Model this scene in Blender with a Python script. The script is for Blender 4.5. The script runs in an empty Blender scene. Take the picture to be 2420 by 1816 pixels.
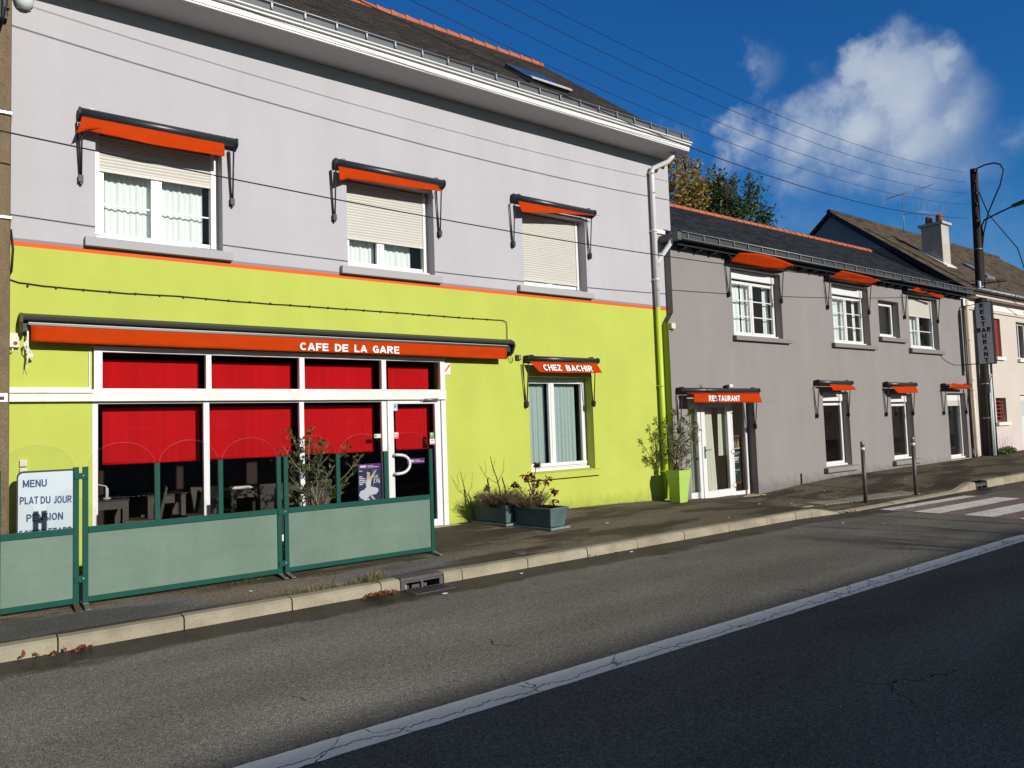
import bpy, bmesh, math, random
from mathutils import Vector, Matrix, noise
R = math.radians
random.seed(7)
S = bpy.context.scene
COL = S.collection

# ------------------------------------------------------------------ camera
cam_d = bpy.data.cameras.new('camera'); cam = bpy.data.objects.new('camera', cam_d); COL.objects.link(cam)
S.camera = cam
cam_d.sensor_width = 36.0; cam_d.lens = 25.602
cam_d.clip_start = 0.05; cam_d.clip_end = 3000
_r = Vector((0.8037042, -0.5940455, -0.0341992)); _u = Vector((-0.0078759, -0.0680901, 0.9976481)); _w = Vector((0.5949770, 0.8015446, 0.0594030))
_m = Matrix.Identity(4)
for i in range(3):
    _m[i][0] = _r[i]; _m[i][1] = _u[i]; _m[i][2] = -_w[i]
_m.translation = Vector((0, -10, 1.72))
cam.matrix_world = _m

# ------------------------------------------------------------------ sun and sky
SUN_EL, SUN_AZ = R(18.8), R(9.0)            # azimuth measured from -Y (towards the street) to +X
sun_dir = Vector((math.sin(SUN_AZ) * math.cos(SUN_EL), -math.cos(SUN_AZ) * math.cos(SUN_EL), math.sin(SUN_EL)))
sd = bpy.data.lights.new('sun', 'SUN'); sd.energy = 4.8; sd.angle = R(0.53); sd.color = (1.0, 0.962, 0.905)
so = bpy.data.objects.new('sun', sd); COL.objects.link(so); so.location = (10, -40, 30)
so.rotation_euler = sun_dir.to_track_quat('Z', 'Y').to_euler()

W = bpy.data.worlds.new('World'); S.world = W; W.use_nodes = True
SKY_STRENGTH = 0.055
def build_world():
    nt = W.node_tree; N = nt.nodes; L = nt.links
    N.clear()
    out = N.new('ShaderNodeOutputWorld'); bg = N.new('ShaderNodeBackground'); L.new(bg.outputs[0], out.inputs[0])
    bg.inputs[1].default_value = SKY_STRENGTH
    sky = N.new('ShaderNodeTexSky'); sky.sky_type = 'NISHITA'; sky.sun_disc = False
    sky.sun_elevation = SUN_EL; sky.sun_rotation = math.atan2(sun_dir.x, sun_dir.y)
    sky.altitude = 50; sky.air_density = 1.15; sky.dust_density = 0.5; sky.ozone_density = 2.0
    hs = N.new('ShaderNodeHueSaturation'); hs.inputs['Saturation'].default_value = 1.22
    L.new(sky.outputs[0], hs.inputs['Color'])
    gain = N.new('ShaderNodeMix'); gain.data_type = 'RGBA'; gain.blend_type = 'MULTIPLY'; gain.inputs[0].default_value = 1; gain.inputs[7].default_value = (.34, 1.16, 2.05, 1); L.new(hs.outputs[0], gain.inputs[6])
    tc = N.new('ShaderNodeTexCoord'); sep = N.new('ShaderNodeSeparateXYZ'); L.new(tc.outputs['Generated'], sep.inputs[0])
    def mth(op, a, b=None, c=None):
        n = N.new('ShaderNodeMath'); n.operation = op
        for i, v in enumerate((a, b, c)):
            if v is None: continue
            if isinstance(v, (int, float)): n.inputs[i].default_value = v
            else: L.new(v, n.inputs[i])
        return n.outputs[0]
    az = mth('ARCTAN2', sep.outputs[0], sep.outputs[1]); el = mth('ARCSINE', sep.outputs[2])
    # turbulent displacement of the direction so that the outline billows
    cv = N.new('ShaderNodeCombineXYZ'); L.new(az, cv.inputs[0]); L.new(el, cv.inputs[1])
    nz = N.new('ShaderNodeTexNoise'); nz.inputs['Scale'].default_value = 15; nz.inputs['Detail'].default_value = 9; nz.inputs['Roughness'].default_value = 0.58
    L.new(cv.outputs[0], nz.inputs['Vector'])
    sc = N.new('ShaderNodeSeparateColor'); L.new(nz.outputs['Color'], sc.inputs[0])
    az2 = mth('ADD', az, mth('MULTIPLY', mth('SUBTRACT', sc.outputs[0], .5), .10))
    el2 = mth('ADD', el, mth('MULTIPLY', mth('SUBTRACT', sc.outputs[1], .5), .10))
    acc = None
    blobs = [(1.135,.396,.040,.040,1.),(1.196,.392,.020,.022,.75),(1.147,.366,.058,.058,1.),(1.162,.321,.068,.066,1.),(1.099,.333,.066,.060,.95),(1.197,.335,.034,.036,.8),
             (1.032,.340,.050,.045,.85),(.968,.357,.032,.028,.75),(.940,.336,.018,.034,.6),(1.039,.300,.050,.035,.6),(1.114,.282,.050,.032,.65),(1.218,.285,.036,.030,.5),(1.268,.295,.030,.020,.45),
             (.985,.430,.02,.028,.23),(1.065,.392,.035,.03,.08),(.93,.285,.05,.02,.3),(1.19,.245,.07,.02,.3),(0.87,.36,.03,.015,.22),(1.20,.19,.16,.05,.34),(1.02,.24,.10,.04,.32)]
    for (a, e, ra, re, am) in blobs:
        da = mth('DIVIDE', mth('SUBTRACT', az2, a), ra); de = mth('DIVIDE', mth('SUBTRACT', el2, e), re)
        d = mth('SQRT', mth('ADD', mth('MULTIPLY', da, da), mth('MULTIPLY', de, de)))
        v = mth('MULTIPLY', mth('SUBTRACT', 1.42, d), am)
        acc = v if acc is None else mth('SMOOTH_MAX', acc, v, .22)
    n2 = N.new('ShaderNodeTexNoise'); n2.inputs['Scale'].default_value = 30; n2.inputs['Detail'].default_value = 8; n2.inputs['Roughness'].default_value = 0.62
    L.new(cv.outputs[0], n2.inputs['Vector'])
    dens = mth('ADD', acc, mth('MULTIPLY', mth('SUBTRACT', n2.outputs[0], .5), .72))
    mr = N.new('ShaderNodeMapRange'); mr.interpolation_type = 'SMOOTHSTEP'; L.new(dens, mr.inputs[0])
    mr.inputs[1].default_value = -0.02; mr.inputs[3].default_value = 0; mr.inputs[4].default_value = .86
    top = N.new('ShaderNodeMapRange'); L.new(el, top.inputs[0]); top.inputs[1].default_value = .29; top.inputs[2].default_value = .39; top.inputs[3].default_value = 1.85; top.inputs[4].default_value = .85; L.new(top.outputs[0], mr.inputs[2])
    n3 = N.new('ShaderNodeTexNoise'); n3.inputs['Scale'].default_value = 13; n3.inputs['Detail'].default_value = 6; L.new(cv.outputs[0], n3.inputs['Vector'])
    ramp = N.new('ShaderNodeMapRange'); L.new(mth('ADD', mth('MULTIPLY', n3.outputs[0], .8), mth('MULTIPLY', dens, .35)), ramp.inputs[0]); ramp.inputs[1].default_value = .3; ramp.inputs[2].default_value = 1.0
    cc = N.new('ShaderNodeMix'); cc.data_type = 'RGBA'; L.new(ramp.outputs[0], cc.inputs[0])
    k = 1.0 / SKY_STRENGTH
    cc.inputs[6].default_value = (.30*k, .39*k, .56*k, 1); cc.inputs[7].default_value = (.56*k, .63*k, .71*k, 1)
    n4 = N.new('ShaderNodeTexNoise'); n4.inputs['Scale'].default_value = 2.6; n4.inputs['Detail'].default_value = 7; L.new(tc.outputs['Generated'], n4.inputs['Vector'])
    c4 = N.new('ShaderNodeMapRange'); c4.interpolation_type = 'SMOOTHSTEP'; L.new(n4.outputs[0], c4.inputs[0]); c4.inputs[1].default_value = .36; c4.inputs[2].default_value = .56
    h4 = N.new('ShaderNodeMapRange'); h4.interpolation_type = 'SMOOTHSTEP'; L.new(sep.outputs[1], h4.inputs[0]); h4.inputs[1].default_value = .12; h4.inputs[2].default_value = -.22
    fill_cloud = mth('MULTIPLY', mth('MULTIPLY', c4.outputs[0], h4.outputs[0]), .9)  # unseen grey cloud behind the camera, added to make the fill light neutral
    s4 = N.new('ShaderNodeMix'); s4.data_type = 'RGBA'; L.new(fill_cloud, s4.inputs[0]); L.new(gain.outputs[2], s4.inputs[6]); s4.inputs[7].default_value = (.165*k, .165*k, .165*k, 1)
    mx = N.new('ShaderNodeMix'); mx.data_type = 'RGBA'; L.new(mr.outputs[0], mx.inputs[0]); L.new(s4.outputs[2], mx.inputs[6]); L.new(cc.outputs[2], mx.inputs[7])
    L.new(mx.outputs[2], bg.inputs[0])
build_world()
S.view_settings.view_transform = 'Standard'; S.view_settings.look = 'None'; S.view_settings.exposure = 0; S.view_settings.gamma = 1
S.cycles.max_bounces = 8; S.cycles.transparent_max_bounces = 16

# ------------------------------------------------------------------ materials
MATS = {}
def mat(name, col, rough=.7, var=.0, vs=3.0, bump=0, bs=60, spec=.35, metal=0, stretch=(1,1,1), col2=None, fine=0, fs=200, detail=5, streak=0, splash=None):
    if name in MATS: return MATS[name]
    m = bpy.data.materials.new(name); m.use_nodes = True; nt = m.node_tree; N = nt.nodes; L = nt.links
    b = N['Principled BSDF']; b.inputs['Roughness'].default_value = rough; b.inputs['Metallic'].default_value = metal
    b.inputs['Specular IOR Level'].default_value = spec; b.inputs['Base Color'].default_value = (*col, 1)
    geo = N.new('ShaderNodeNewGeometry'); mp = N.new('ShaderNodeMapping'); mp.inputs['Scale'].default_value = stretch; L.new(geo.outputs['Position'], mp.inputs[0])
    last = None
    if var or col2:
        n = N.new('ShaderNodeTexNoise'); n.inputs['Scale'].default_value = vs; n.inputs['Detail'].default_value = detail; n.inputs['Roughness'].default_value = .6
        L.new(mp.outputs[0], n.inputs['Vector'])
        mr = N.new('ShaderNodeMapRange'); L.new(n.outputs[0], mr.inputs[0]); mr.inputs[1].default_value = .3; mr.inputs[2].default_value = .7
        mx = N.new('ShaderNodeMix'); mx.data_type = 'RGBA'; L.new(mr.outputs[0], mx.inputs[0])
        c2 = col2 or tuple(min(1, c*(1+var)) for c in col); c1 = col if col2 else tuple(c*(1-var) for c in col)
        mx.inputs[6].default_value = (*c1, 1); mx.inputs[7].default_value = (*c2, 1)
        last = mx.outputs[2]
    if fine:
        n = N.new('ShaderNodeTexNoise'); n.inputs['Scale'].default_value = fs; n.inputs['Detail'].default_value = 2; L.new(geo.outputs['Position'], n.inputs['Vector'])
        mr = N.new('ShaderNodeMapRange'); L.new(n.outputs[0], mr.inputs[0]); mr.inputs[1].default_value = .25; mr.inputs[2].default_value = .75; mr.inputs[3].default_value = 1-fine; mr.inputs[4].default_value = 1+fine
        mx = N.new('ShaderNodeMix'); mx.data_type = 'RGBA'; mx.blend_type = 'MULTIPLY'; mx.inputs[0].default_value = 1
        if last is not None: L.new(last, mx.inputs[6])
        else: mx.inputs[6].default_value = (*col, 1)
        L.new(mr.outputs[0], mx.inputs[7]); last = mx.outputs[2]
    def mul(fac):
        nonlocal last
        mx = N.new('ShaderNodeMix'); mx.data_type = 'RGBA'; mx.blend_type = 'MULTIPLY'; mx.inputs[0].default_value = 1
        if last is not None: L.new(last, mx.inputs[6])
        else: mx.inputs[6].default_value = (*col, 1)
        L.new(fac, mx.inputs[7]); last = mx.outputs[2]
    if streak:     # rain streaks and trowel marks
        for st, a_ in (((1.7,1.7,.22), streak), ((.5,.5,4.5), streak*.6), ((14,14,14), streak*.45)):
            mp2 = N.new('ShaderNodeMapping'); mp2.inputs['Scale'].default_value = st; L.new(geo.outputs['Position'], mp2.inputs[0])
            n = N.new('ShaderNodeTexNoise'); n.inputs['Scale'].default_value = 1.6; n.inputs['Detail'].default_value = 7; n.inputs['Roughness'].default_value = .65; L.new(mp2.outputs[0], n.inputs['Vector'])
            mr = N.new('ShaderNodeMapRange'); L.new(n.outputs[0], mr.inputs[0]); mr.inputs[1].default_value = .3; mr.inputs[2].default_value = .7; mr.inputs[3].default_value = 1-a_; mr.inputs[4].default_value = 1+a_*.6; mul(mr.outputs[0])
    if splash:     # splash dirt at the foot of the wall
        sp = N.new('ShaderNodeSeparateXYZ'); L.new(geo.outputs['Position'], sp.inputs[0]); n = N.new('ShaderNodeTexNoise'); n.inputs['Scale'].default_value = 5; n.inputs['Detail'].default_value = 6; L.new(geo.outputs['Position'], n.inputs['Vector'])
        ad = N.new('ShaderNodeMath'); ad.operation = 'MULTIPLY_ADD'; L.new(n.outputs[0], ad.inputs[0]); ad.inputs[1].default_value = -.5; L.new(sp.outputs[2], ad.inputs[2])
        mr = N.new('ShaderNodeMapRange'); mr.interpolation_type = 'SMOOTHSTEP'; L.new(ad.outputs[0], mr.inputs[0]); mr.inputs[1].default_value = -.12; mr.inputs[2].default_value = splash; mr.inputs[3].default_value = .72; mr.inputs[4].default_value = 1; mul(mr.outputs[0])
    if last is not None: L.new(last, b.inputs['Base Color'])
    if bump:
        n = N.new('ShaderNodeTexNoise'); n.inputs['Scale'].default_value = bs; n.inputs['Detail'].default_value = 4; L.new(geo.outputs['Position'], n.inputs['Vector'])
        bp = N.new('ShaderNodeBump'); bp.inputs['Strength'].default_value = 1; bp.inputs['Distance'].default_value = bump; L.new(n.outputs[0], bp.inputs['Height']); L.new(bp.outputs[0], b.inputs['Normal'])
    MATS[name] = m
    return m
def glass(name, tint=(.9,.93,.92), gloss=1.0, ior=1.5):
    m = bpy.data.materials.new(name); m.use_nodes = True; N = m.node_tree.nodes; L = m.node_tree.links; N.clear()
    o = N.new('ShaderNodeOutputMaterial'); t = N.new('ShaderNodeBsdfTransparent'); t.inputs[0].default_value = (*tint, 1)
    g = N.new('ShaderNodeBsdfGlossy'); g.inputs['Roughness'].default_value = .005; g.inputs['Color'].default_value = (gloss, gloss, gloss, 1)
    geo = N.new('ShaderNodeNewGeometry'); dt = N.new('ShaderNodeVectorMath'); dt.operation = 'DOT_PRODUCT'; L.new(geo.outputs['Incoming'], dt.inputs[0]); L.new(geo.outputs['Normal'], dt.inputs[1])
    def mm(op, a, b=None):
        n = N.new('ShaderNodeMath'); n.operation = op
        for k, v in enumerate((a, b)):
            if v is None: continue
            if isinstance(v, (int, float)): n.inputs[k].default_value = v
            else: L.new(v, n.inputs[k])
        return n.outputs[0]
    f0 = ((ior-1)/(ior+1))**2
    fr = mm('ADD', f0, mm('MULTIPLY', 1-f0, mm('POWER', mm('SUBTRACT', 1, mm('ABSOLUTE', dt.outputs['Value'])), 5)))   # Schlick, same from both sides of the pane
    mx = N.new('ShaderNodeMixShader'); L.new(fr, mx.inputs[0]); L.new(t.outputs[0], mx.inputs[1]); L.new(g.outputs[0], mx.inputs[2]); L.new(mx.outputs[0], o.inputs[0])
    MATS[name] = m; return m
def leafy(name, col, col2, trans=.3):
    m = bpy.data.materials.new(name); m.use_nodes = True; N = m.node_tree.nodes; L = m.node_tree.links
    b = N['Principled BSDF']; b.inputs['Roughness'].default_value = .5; b.inputs['Specular IOR Level'].default_value = .3
    geo = N.new('ShaderNodeNewGeometry')
    mx = N.new('ShaderNodeMix'); mx.data_type = 'RGBA'; L.new(geo.outputs['Random Per Island'], mx.inputs[0]); mx.inputs[6].default_value = (*col, 1); mx.inputs[7].default_value = (*col2, 1)
    L.new(mx.outputs[2], b.inputs['Base Color'])
    t = N.new('ShaderNodeBsdfTranslucent'); L.new(mx.outputs[2], t.inputs[0]); a = N.new('ShaderNodeMixShader'); a.inputs[0].default_value = trans
    o = N['Material Output']; L.new(b.outputs[0], a.inputs[1]); L.new(t.outputs[0], a.inputs[2]); L.new(a.outputs[0], o.inputs[0])
    MATS[name] = m; return m

WHITEWALL = mat('grey_white_render', (.440,.424,.442), .85, .045, .9, .0012, 90, .15, stretch=(1,1,.35), streak=.032)
LIME = mat('lime_render', (0.4416,0.4922,0.09016), .85, .05, 1.2, .0026, 40, .1, stretch=(1,1,.8), streak=.03, splash=.25)
ORANGEBAND = mat('orange_band', (0.644,0.092,0.0092), .7, .03)
DARKBAND = mat('dark_grey_band', (.22,.22,.225), .8)
GREYWALL = mat('grey_render', (0.253,0.2318,0.2208), .88, .06, 1.0, .0018, 70, .10, stretch=(1,1,.5), streak=.035, splash=.22)
DARKGREY = mat('dark_grey_render', (.10,.10,.102), .85, .05)
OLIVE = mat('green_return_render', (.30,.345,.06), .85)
PINKWALL = mat('pink_render', (.545,.485,.42), .85, .05, .8, .001, 60, .15)
PINKLOW = mat('pink_plinth', (.56,.46,.45), .85, .06, 2)
SOFFIT = mat('soffit_paint', (.50,.49,.49), .8, .02)
WHITE = mat('white_pvc', (0.6808,0.6716,0.6532), .35, .02, 4, 0, 0, .4)
WHITEDIRTY = mat('white_paint_worn', (0.6992,0.6624,0.6072), .5, .12, 5, 0, 0, .3)
CREAM = mat('cream_shutter', (0.5336,0.5106,0.4508), .5, .03, 2)
ZINC = mat('zinc', (.22,.235,.25), .45, .12, 4, 0, 0, .4, .5)
DARKZINC = mat('dark_zinc', (.10,.105,.11), .5, .1, 4, 0, 0, .4, .3)
ANTHRA = mat('anthracite_metal', (.022,.027,.032), .36, .08, 6, 0, 0, .5)
BLACK = mat('black_metal', (.010,.010,.012), .5)
RUBBER = mat('black_cable', (.008,.008,.009), .6)
ORANGE = mat('orange_canvas', (.425,.040,.005), .9, .07, 5, .0005, 700, .0)
LETTER = mat('white_lettering', (0.7544,0.736,0.7084), .7)
TILE = mat('terracotta_ridge', (.42,.115,.05), .8, .25, 6)
REDB = mat('red_blind', (0.552,0.00322,0.00644), .7, .13, 3, 0, 0, .1, stretch=(5,1,.08))
CURT = mat('sheer_curtain_green', (0.36,0.4356,0.4092), .9)
CURTW = mat('white_curtain', (.80,.81,.78), .9)
CURTB = mat('beige_curtain', (.55,.54,.42), .9, .05, 30)
GLASS = glass('window_glass', (.95,.97,.965), 1.0)
SHOPGLASS = glass('shop_glass', (.92,.92,.92), .65, 1.5)
ACRYLIC = glass('clear_acrylic', (.97,.98,.975), .6, 1.33)
EDGE = mat('acrylic_edge', (.22,.25,.22), .3)
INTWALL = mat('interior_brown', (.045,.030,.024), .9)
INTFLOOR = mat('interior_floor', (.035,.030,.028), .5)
INTBEIGE = mat('interior_beige', (.78,.68,.48), .9)
INTDADO = mat('interior_dado', (.30,.17,.11), .8)
WICKER = mat('wicker', (.085,.07,.058), .7, .35, 55, .003, 120)
TABLETOP = mat('table_top', (.03,.03,.03), .3)
GREENF = mat('green_frame_paint', (.004,.062,.044), .55, .08, 9, 0, 0, .15)
FROST = mat('frosted_acrylic', (.128,.190,.146), .45, .08, 1.4, 0, 0, .3, streak=.10)
STEEL = mat('galvanised_steel', (.20,.20,.20), .5, .2, 20, 0, 0, .5, .6)
RUST = mat('rusty_steel', (.10,.055,.04), .8, .3, 30)
CONCRETE = mat('pole_concrete', (0.1634,0.1203,0.0722), .92, .16, 7, .004, 55, .1, stretch=(1,1,.4), fine=.25, fs=60)
PLANTER = mat('green_planter', (.075,.115,.11), .55, .15, 5)
TRAY = mat('planter_tray', (.17,.22,.22), .5, .1)
LIMEPOT = mat('lime_pot', (0.368,0.5336,0.1104), .4, .05, 3)
SOIL = mat('soil', (.030,.022,.016), .95, .3, 40, .006, 80)
BARK = mat('bark', (.065,.050,.036), .9, .3, 20)
TWIG = mat('pale_twig', (.20,.165,.11), .85, .25, 25)
TWIGD = mat('dark_twig', (.050,.034,.024), .85, .25, 25)
CORTEN = mat('dark_bronze', (.085,.075,.068), .5, .15, 8, 0, 0, .4, .3)
WOOD = mat('dark_pole_wood', (.035,.030,.026), .85, .35, 9, .003, 60, .15, stretch=(3,3,.3))
CASTIRON = mat('cast_iron', (.075,.066,.066), .6, .25, 30, .002, 90)
BEIGEPVC = mat('beige_pvc', (0.644,0.5704,0.4508), .4)
PALEPIPE = mat('pale_pipe', (.56,.60,.63), .4)
REDPAINT = mat('red_shutter', (.22,.022,.012), .6, .1)
GRILLE = mat('red_grille', (.30,.06,.035), .6)
SILLGREY = mat('grey_sill', (0.368,0.3634,0.368), .8)
SILLDARK = mat('dark_sill', (.20,.19,.18), .8)
STONE = mat('threshold_stone', (.42,.33,.22), .85, .15, 6)
YELLOWLEAF = leafy('yellow_leaf', (.20,.135,.022), (.40,.27,.05), .25)
GREENLEAF = leafy('green_leaf', (.020,.045,.012), (.075,.11,.025), .2)
OLEALEAF = leafy('oleander_leaf', (.035,.062,.018), (.14,.15,.045), .25)
SHRUBLEAF = leafy('shrub_leaf', (.035,.060,.018), (.13,.16,.04), .3)
REDLEAF = leafy('red_leaf', (.070,.010,.008), (.17,.028,.018), .25)
HEATH = leafy('heath_twig', (.12,.085,.05), (.22,.17,.09), .1)
HEATHG = leafy('heath_green', (.025,.05,.014), (.08,.12,.03), .2)
DRYGRASS = leafy('dry_grass', (.16,.125,.055), (.34,.28,.14), .2)
GREENGRASS = leafy('weed_green', (.04,.07,.015), (.11,.15,.03), .2)
DEADLEAF = leafy('dead_leaf', (.13,.035,.018), (.32,.11,.04), .1)

def slate(name, c1, c2, sx, sz, rough=.55, moss=None):
    # slates laid in courses: the pattern runs along the eaves (x) and up the slope (z)
    m = bpy.data.materials.new(name); m.use_nodes = True; N = m.node_tree.nodes; L = m.node_tree.links
    b = N['Principled BSDF']; b.inputs['Roughness'].default_value = rough; b.inputs['Specular IOR Level'].default_value = .12
    geo = N.new('ShaderNodeNewGeometry'); sep = N.new('ShaderNodeSeparateXYZ'); L.new(geo.outputs['Position'], sep.inputs[0])
    cb = N.new('ShaderNodeCombineXYZ'); L.new(sep.outputs[0], cb.inputs[0]); L.new(sep.outputs[2], cb.inputs[1])
    br = N.new('ShaderNodeTexBrick'); L.new(cb.outputs[0], br.inputs['Vector']); br.inputs['Scale'].default_value = 1
    br.inputs['Brick Width'].default_value = sx; br.inputs['Row Height'].default_value = sz; br.inputs['Mortar Size'].default_value = .010; br.inputs['Mortar Smooth'].default_value = .3; br.inputs['Bias'].default_value = 0
    br.inputs['Color1'].default_value = (*c1, 1); br.inputs['Color2'].default_value = (*c2, 1); br.inputs['Mortar'].default_value = (*(x*.35 for x in c1), 1)
    nz = N.new('ShaderNodeTexNoise'); nz.inputs['Scale'].default_value = 1.6; nz.inputs['Detail'].default_value = 6; L.new(geo.outputs['Position'], nz.inputs['Vector'])
    mx = N.new('ShaderNodeMix'); mx.data_type = 'RGBA'; mr = N.new('ShaderNodeMapRange'); L.new(nz.outputs[0], mr.inputs[0]); mr.inputs[1].default_value = .42; mr.inputs[2].default_value = .72; mr.inputs[4].default_value = .75 if moss else .0
    L.new(mr.outputs[0], mx.inputs[0]); L.new(br.outputs['Color'], mx.inputs[6]); mx.inputs[7].default_value = (*(moss or c1), 1)
    n2 = N.new('ShaderNodeTexNoise'); n2.inputs['Scale'].default_value = 22; n2.inputs['Detail'].default_value = 4; L.new(geo.outputs['Position'], n2.inputs['Vector'])
    m2 = N.new('ShaderNodeMapRange'); L.new(n2.outputs[0], m2.inputs[0]); m2.inputs[1].default_value = .3; m2.inputs[2].default_value = .7; m2.inputs[3].default_value = .45; m2.inputs[4].default_value = 1.55
    mu = N.new('ShaderNodeMix'); mu.data_type = 'RGBA'; mu.blend_type = 'MULTIPLY'; mu.inputs[0].default_value = 1; L.new(mx.outputs[2], mu.inputs[6]); L.new(m2.outputs[0], mu.inputs[7])
    L.new(mu.outputs[2], b.inputs['Base Color'])
    bp = N.new('ShaderNodeBump'); bp.inputs['Distance'].default_value = .012; bp.inputs['Strength'].default_value = .8
    ad = N.new('ShaderNodeMath'); ad.operation = 'MULTIPLY_ADD'; L.new(br.outputs['Fac'], ad.inputs[0]); ad.inputs[1].default_value = -.6; L.new(n2.outputs[0], ad.inputs[2]); L.new(ad.outputs[0], bp.inputs['Height']); L.new(bp.outputs[0], b.inputs['Normal'])
    MATS[name] = m; return m
SLATEBROWN = slate('brown_slate', (.022,.018,.014), (.058,.047,.036), .26, .10, .85, (.048,.040,.028))
SLATEDARK = slate('dark_slate', (.014,.0155,.016), (.034,.036,.037), .24, .09, .8)
SLATEMOSS = slate('mossy_slate', (.050,.038,.026), (.125,.092,.060), .32, .13, .9, (.11,.082,.048))

def asphalt(name, base, speck, wet=None, patch=0.0, damp=0.0, bump=.006):
    m = bpy.data.materials.new(name); m.use_nodes = True; N = m.node_tree.nodes; L = m.node_tree.links
    b = N['Principled BSDF']; b.inputs['Specular IOR Level'].default_value = .08; b.inputs['Diffuse Roughness'].default_value = 1.0
    geo = N.new('ShaderNodeNewGeometry'); sep = N.new('ShaderNodeSeparateXYZ'); L.new(geo.outputs['Position'], sep.inputs[0])
    def noise_(s, d=3, r=.6, st=None):
        n = N.new('ShaderNodeTexNoise'); n.inputs['Scale'].default_value = s; n.inputs['Detail'].default_value = d; n.inputs['Roughness'].default_value = r
        if st:
            mp = N.new('ShaderNodeMapping'); mp.inputs['Scale'].default_value = st; L.new(geo.outputs['Position'], mp.inputs[0]); L.new(mp.outputs[0], n.inputs['Vector'])
        else: L.new(geo.outputs['Position'], n.inputs['Vector'])
        return n.outputs[0]
    def mr_(v, a, b_, c=0., d=1., smooth=False):
        n = N.new('ShaderNodeMapRange'); L.new(v, n.inputs[0])
        for i, x in enumerate((a, b_, c, d)): n.inputs[i+1].default_value = x
        if smooth: n.interpolation_type = 'SMOOTHSTEP'
        return n.outputs[0]
    def mix(f, a, c, bt='MIX'):
        n = N.new('ShaderNodeMix'); n.data_type = 'RGBA'; n.blend_type = bt
        for i, v in ((0, f), (6, a), (7, c)):
            if isinstance(v, (int, float)): n.inputs[i].default_value = v
            elif isinstance(v, tuple): n.inputs[i].default_value = (*v, 1)
            else: L.new(v, n.inputs[i])
        return n.outputs[2]
    vo = N.new('ShaderNodeTexVoronoi'); vo.inputs['Scale'].default_value = 135; L.new(geo.outputs['Position'], vo.inputs['Vector'])
    sx = N.new('ShaderNodeSeparateColor'); L.new(vo.outputs['Color'], sx.inputs[0])
    c = mix(mr_(sx.outputs[0], .0, 1.0), tuple(x*.55 for x in base), tuple(x*1.45 for x in base))
    c = mix(mr_(sx.outputs[1], .93, .99), c, speck)
    c = mix(1.0, c, mr_(noise_(1.1, 6, .6, (.35, 1, 1)), .3, .7, .80, 1.2), 'MULTIPLY')
    c = mix(1.0, c, mr_(noise_(28, 4), .25, .75, .75, 1.25), 'MULTIPLY')
    rough = None
    if wet:       # worn wheel tracks, darker oil line between them, a few fine cracks
        yy = N.new('ShaderNodeMath'); yy.operation = 'MULTIPLY_ADD'; L.new(noise_(.6, 3), yy.inputs[0]); yy.inputs[1].default_value = .5; L.new(sep.outputs[1], yy.inputs[2])
        cs = N.new('ShaderNodeMath'); cs.operation = 'SINE'; ml = N.new('ShaderNodeMath'); ml.operation = 'MULTIPLY'; ml.inputs[1].default_value = 4.2; L.new(yy.outputs[0], ml.inputs[0]); L.new(ml.outputs[0], cs.inputs[0])
        c = mix(1.0, c, mr_(cs.outputs[0], -1, 1, .90, 1.08), 'MULTIPLY')
        c = mix(1.0, c, mr_(noise_(.35, 3, .5, (.3, 1, 1)), .35, .65, .88, 1.1), 'MULTIPLY')
        cw = N.new('ShaderNodeTexVoronoi'); cw.feature = 'DISTANCE_TO_EDGE'; cw.inputs['Scale'].default_value = .42
        wp = N.new('ShaderNodeTexNoise'); wp.inputs['Scale'].default_value = 3; wp.inputs['Detail'].default_value = 6; L.new(geo.outputs['Position'], wp.inputs['Vector']); va_ = N.new('ShaderNodeVectorMath'); va_.operation = 'MULTIPLY_ADD'; L.new(wp.outputs['Color'], va_.inputs[0]); va_.inputs[1].default_value = (.5,.5,0); L.new(geo.outputs['Position'], va_.inputs[2]); L.new(va_.outputs[0], cw.inputs['Vector'])
        ck = N.new('ShaderNodeMath'); ck.operation = 'MULTIPLY'; L.new(mr_(cw.outputs['Distance'], .0015, .004, 1, 0), ck.inputs[0]); L.new(mr_(noise_(.5, 2), .56, .62), ck.inputs[1])
        c = mix(ck.outputs[0], c, (.03, .03, .028))
    if damp:
        d = mr_(noise_(1.05, 6, .62, (.45, 1.5, 1)), .46, .56, 0, 1, True)
        c = mix(mr_(d, 0, 1, 0, damp), c, tuple(x*.34 for x in base)); rough = mr_(d, 0, 1, .85, .62)
    if wet:
        y0, y1 = wet
        ad = N.new('ShaderNodeMath'); ad.operation = 'MULTIPLY_ADD'; L.new(noise_(1.7, 6, .65, (.5, 1, 1)), ad.inputs[0]); ad.inputs[1].default_value = .75; L.new(sep.outputs[1], ad.inputs[2])
        wv = mr_(ad.outputs[0], y0 + .375, y1 + .375, 0, 1, True)
        c = mix(mr_(wv, 0, 1, 0, .85), c, (.016, .0145, .012)); rough = mr_(wv, 0, 1, .85, .35)
        # greenish algae film along the wet gutter
        al = N.new('ShaderNodeMath'); al.operation = 'MULTIPLY'; L.new(wv, al.inputs[0]); L.new(mr_(noise_(2.3, 4), .52, .66), al.inputs[1])
        c = mix(al.outputs[0], c, (.028, .030, .010))
    L.new(c, b.inputs['Base Color'])
    if rough is not None: L.new(rough, b.inputs['Roughness'])
    else: b.inputs['Roughness'].default_value = .85
    bp = N.new('ShaderNodeBump'); bp.inputs['Distance'].default_value = bump; bp.inputs['Strength'].default_value = 1
    n3 = N.new('ShaderNodeMath'); n3.operation = 'ADD'; L.new(vo.outputs['Distance'], n3.inputs[0]); L.new(noise_(160, 3), n3.inputs[1]); L.new(n3.outputs[0], bp.inputs['Height']); L.new(bp.outputs[0], b.inputs['Normal'])
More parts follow.
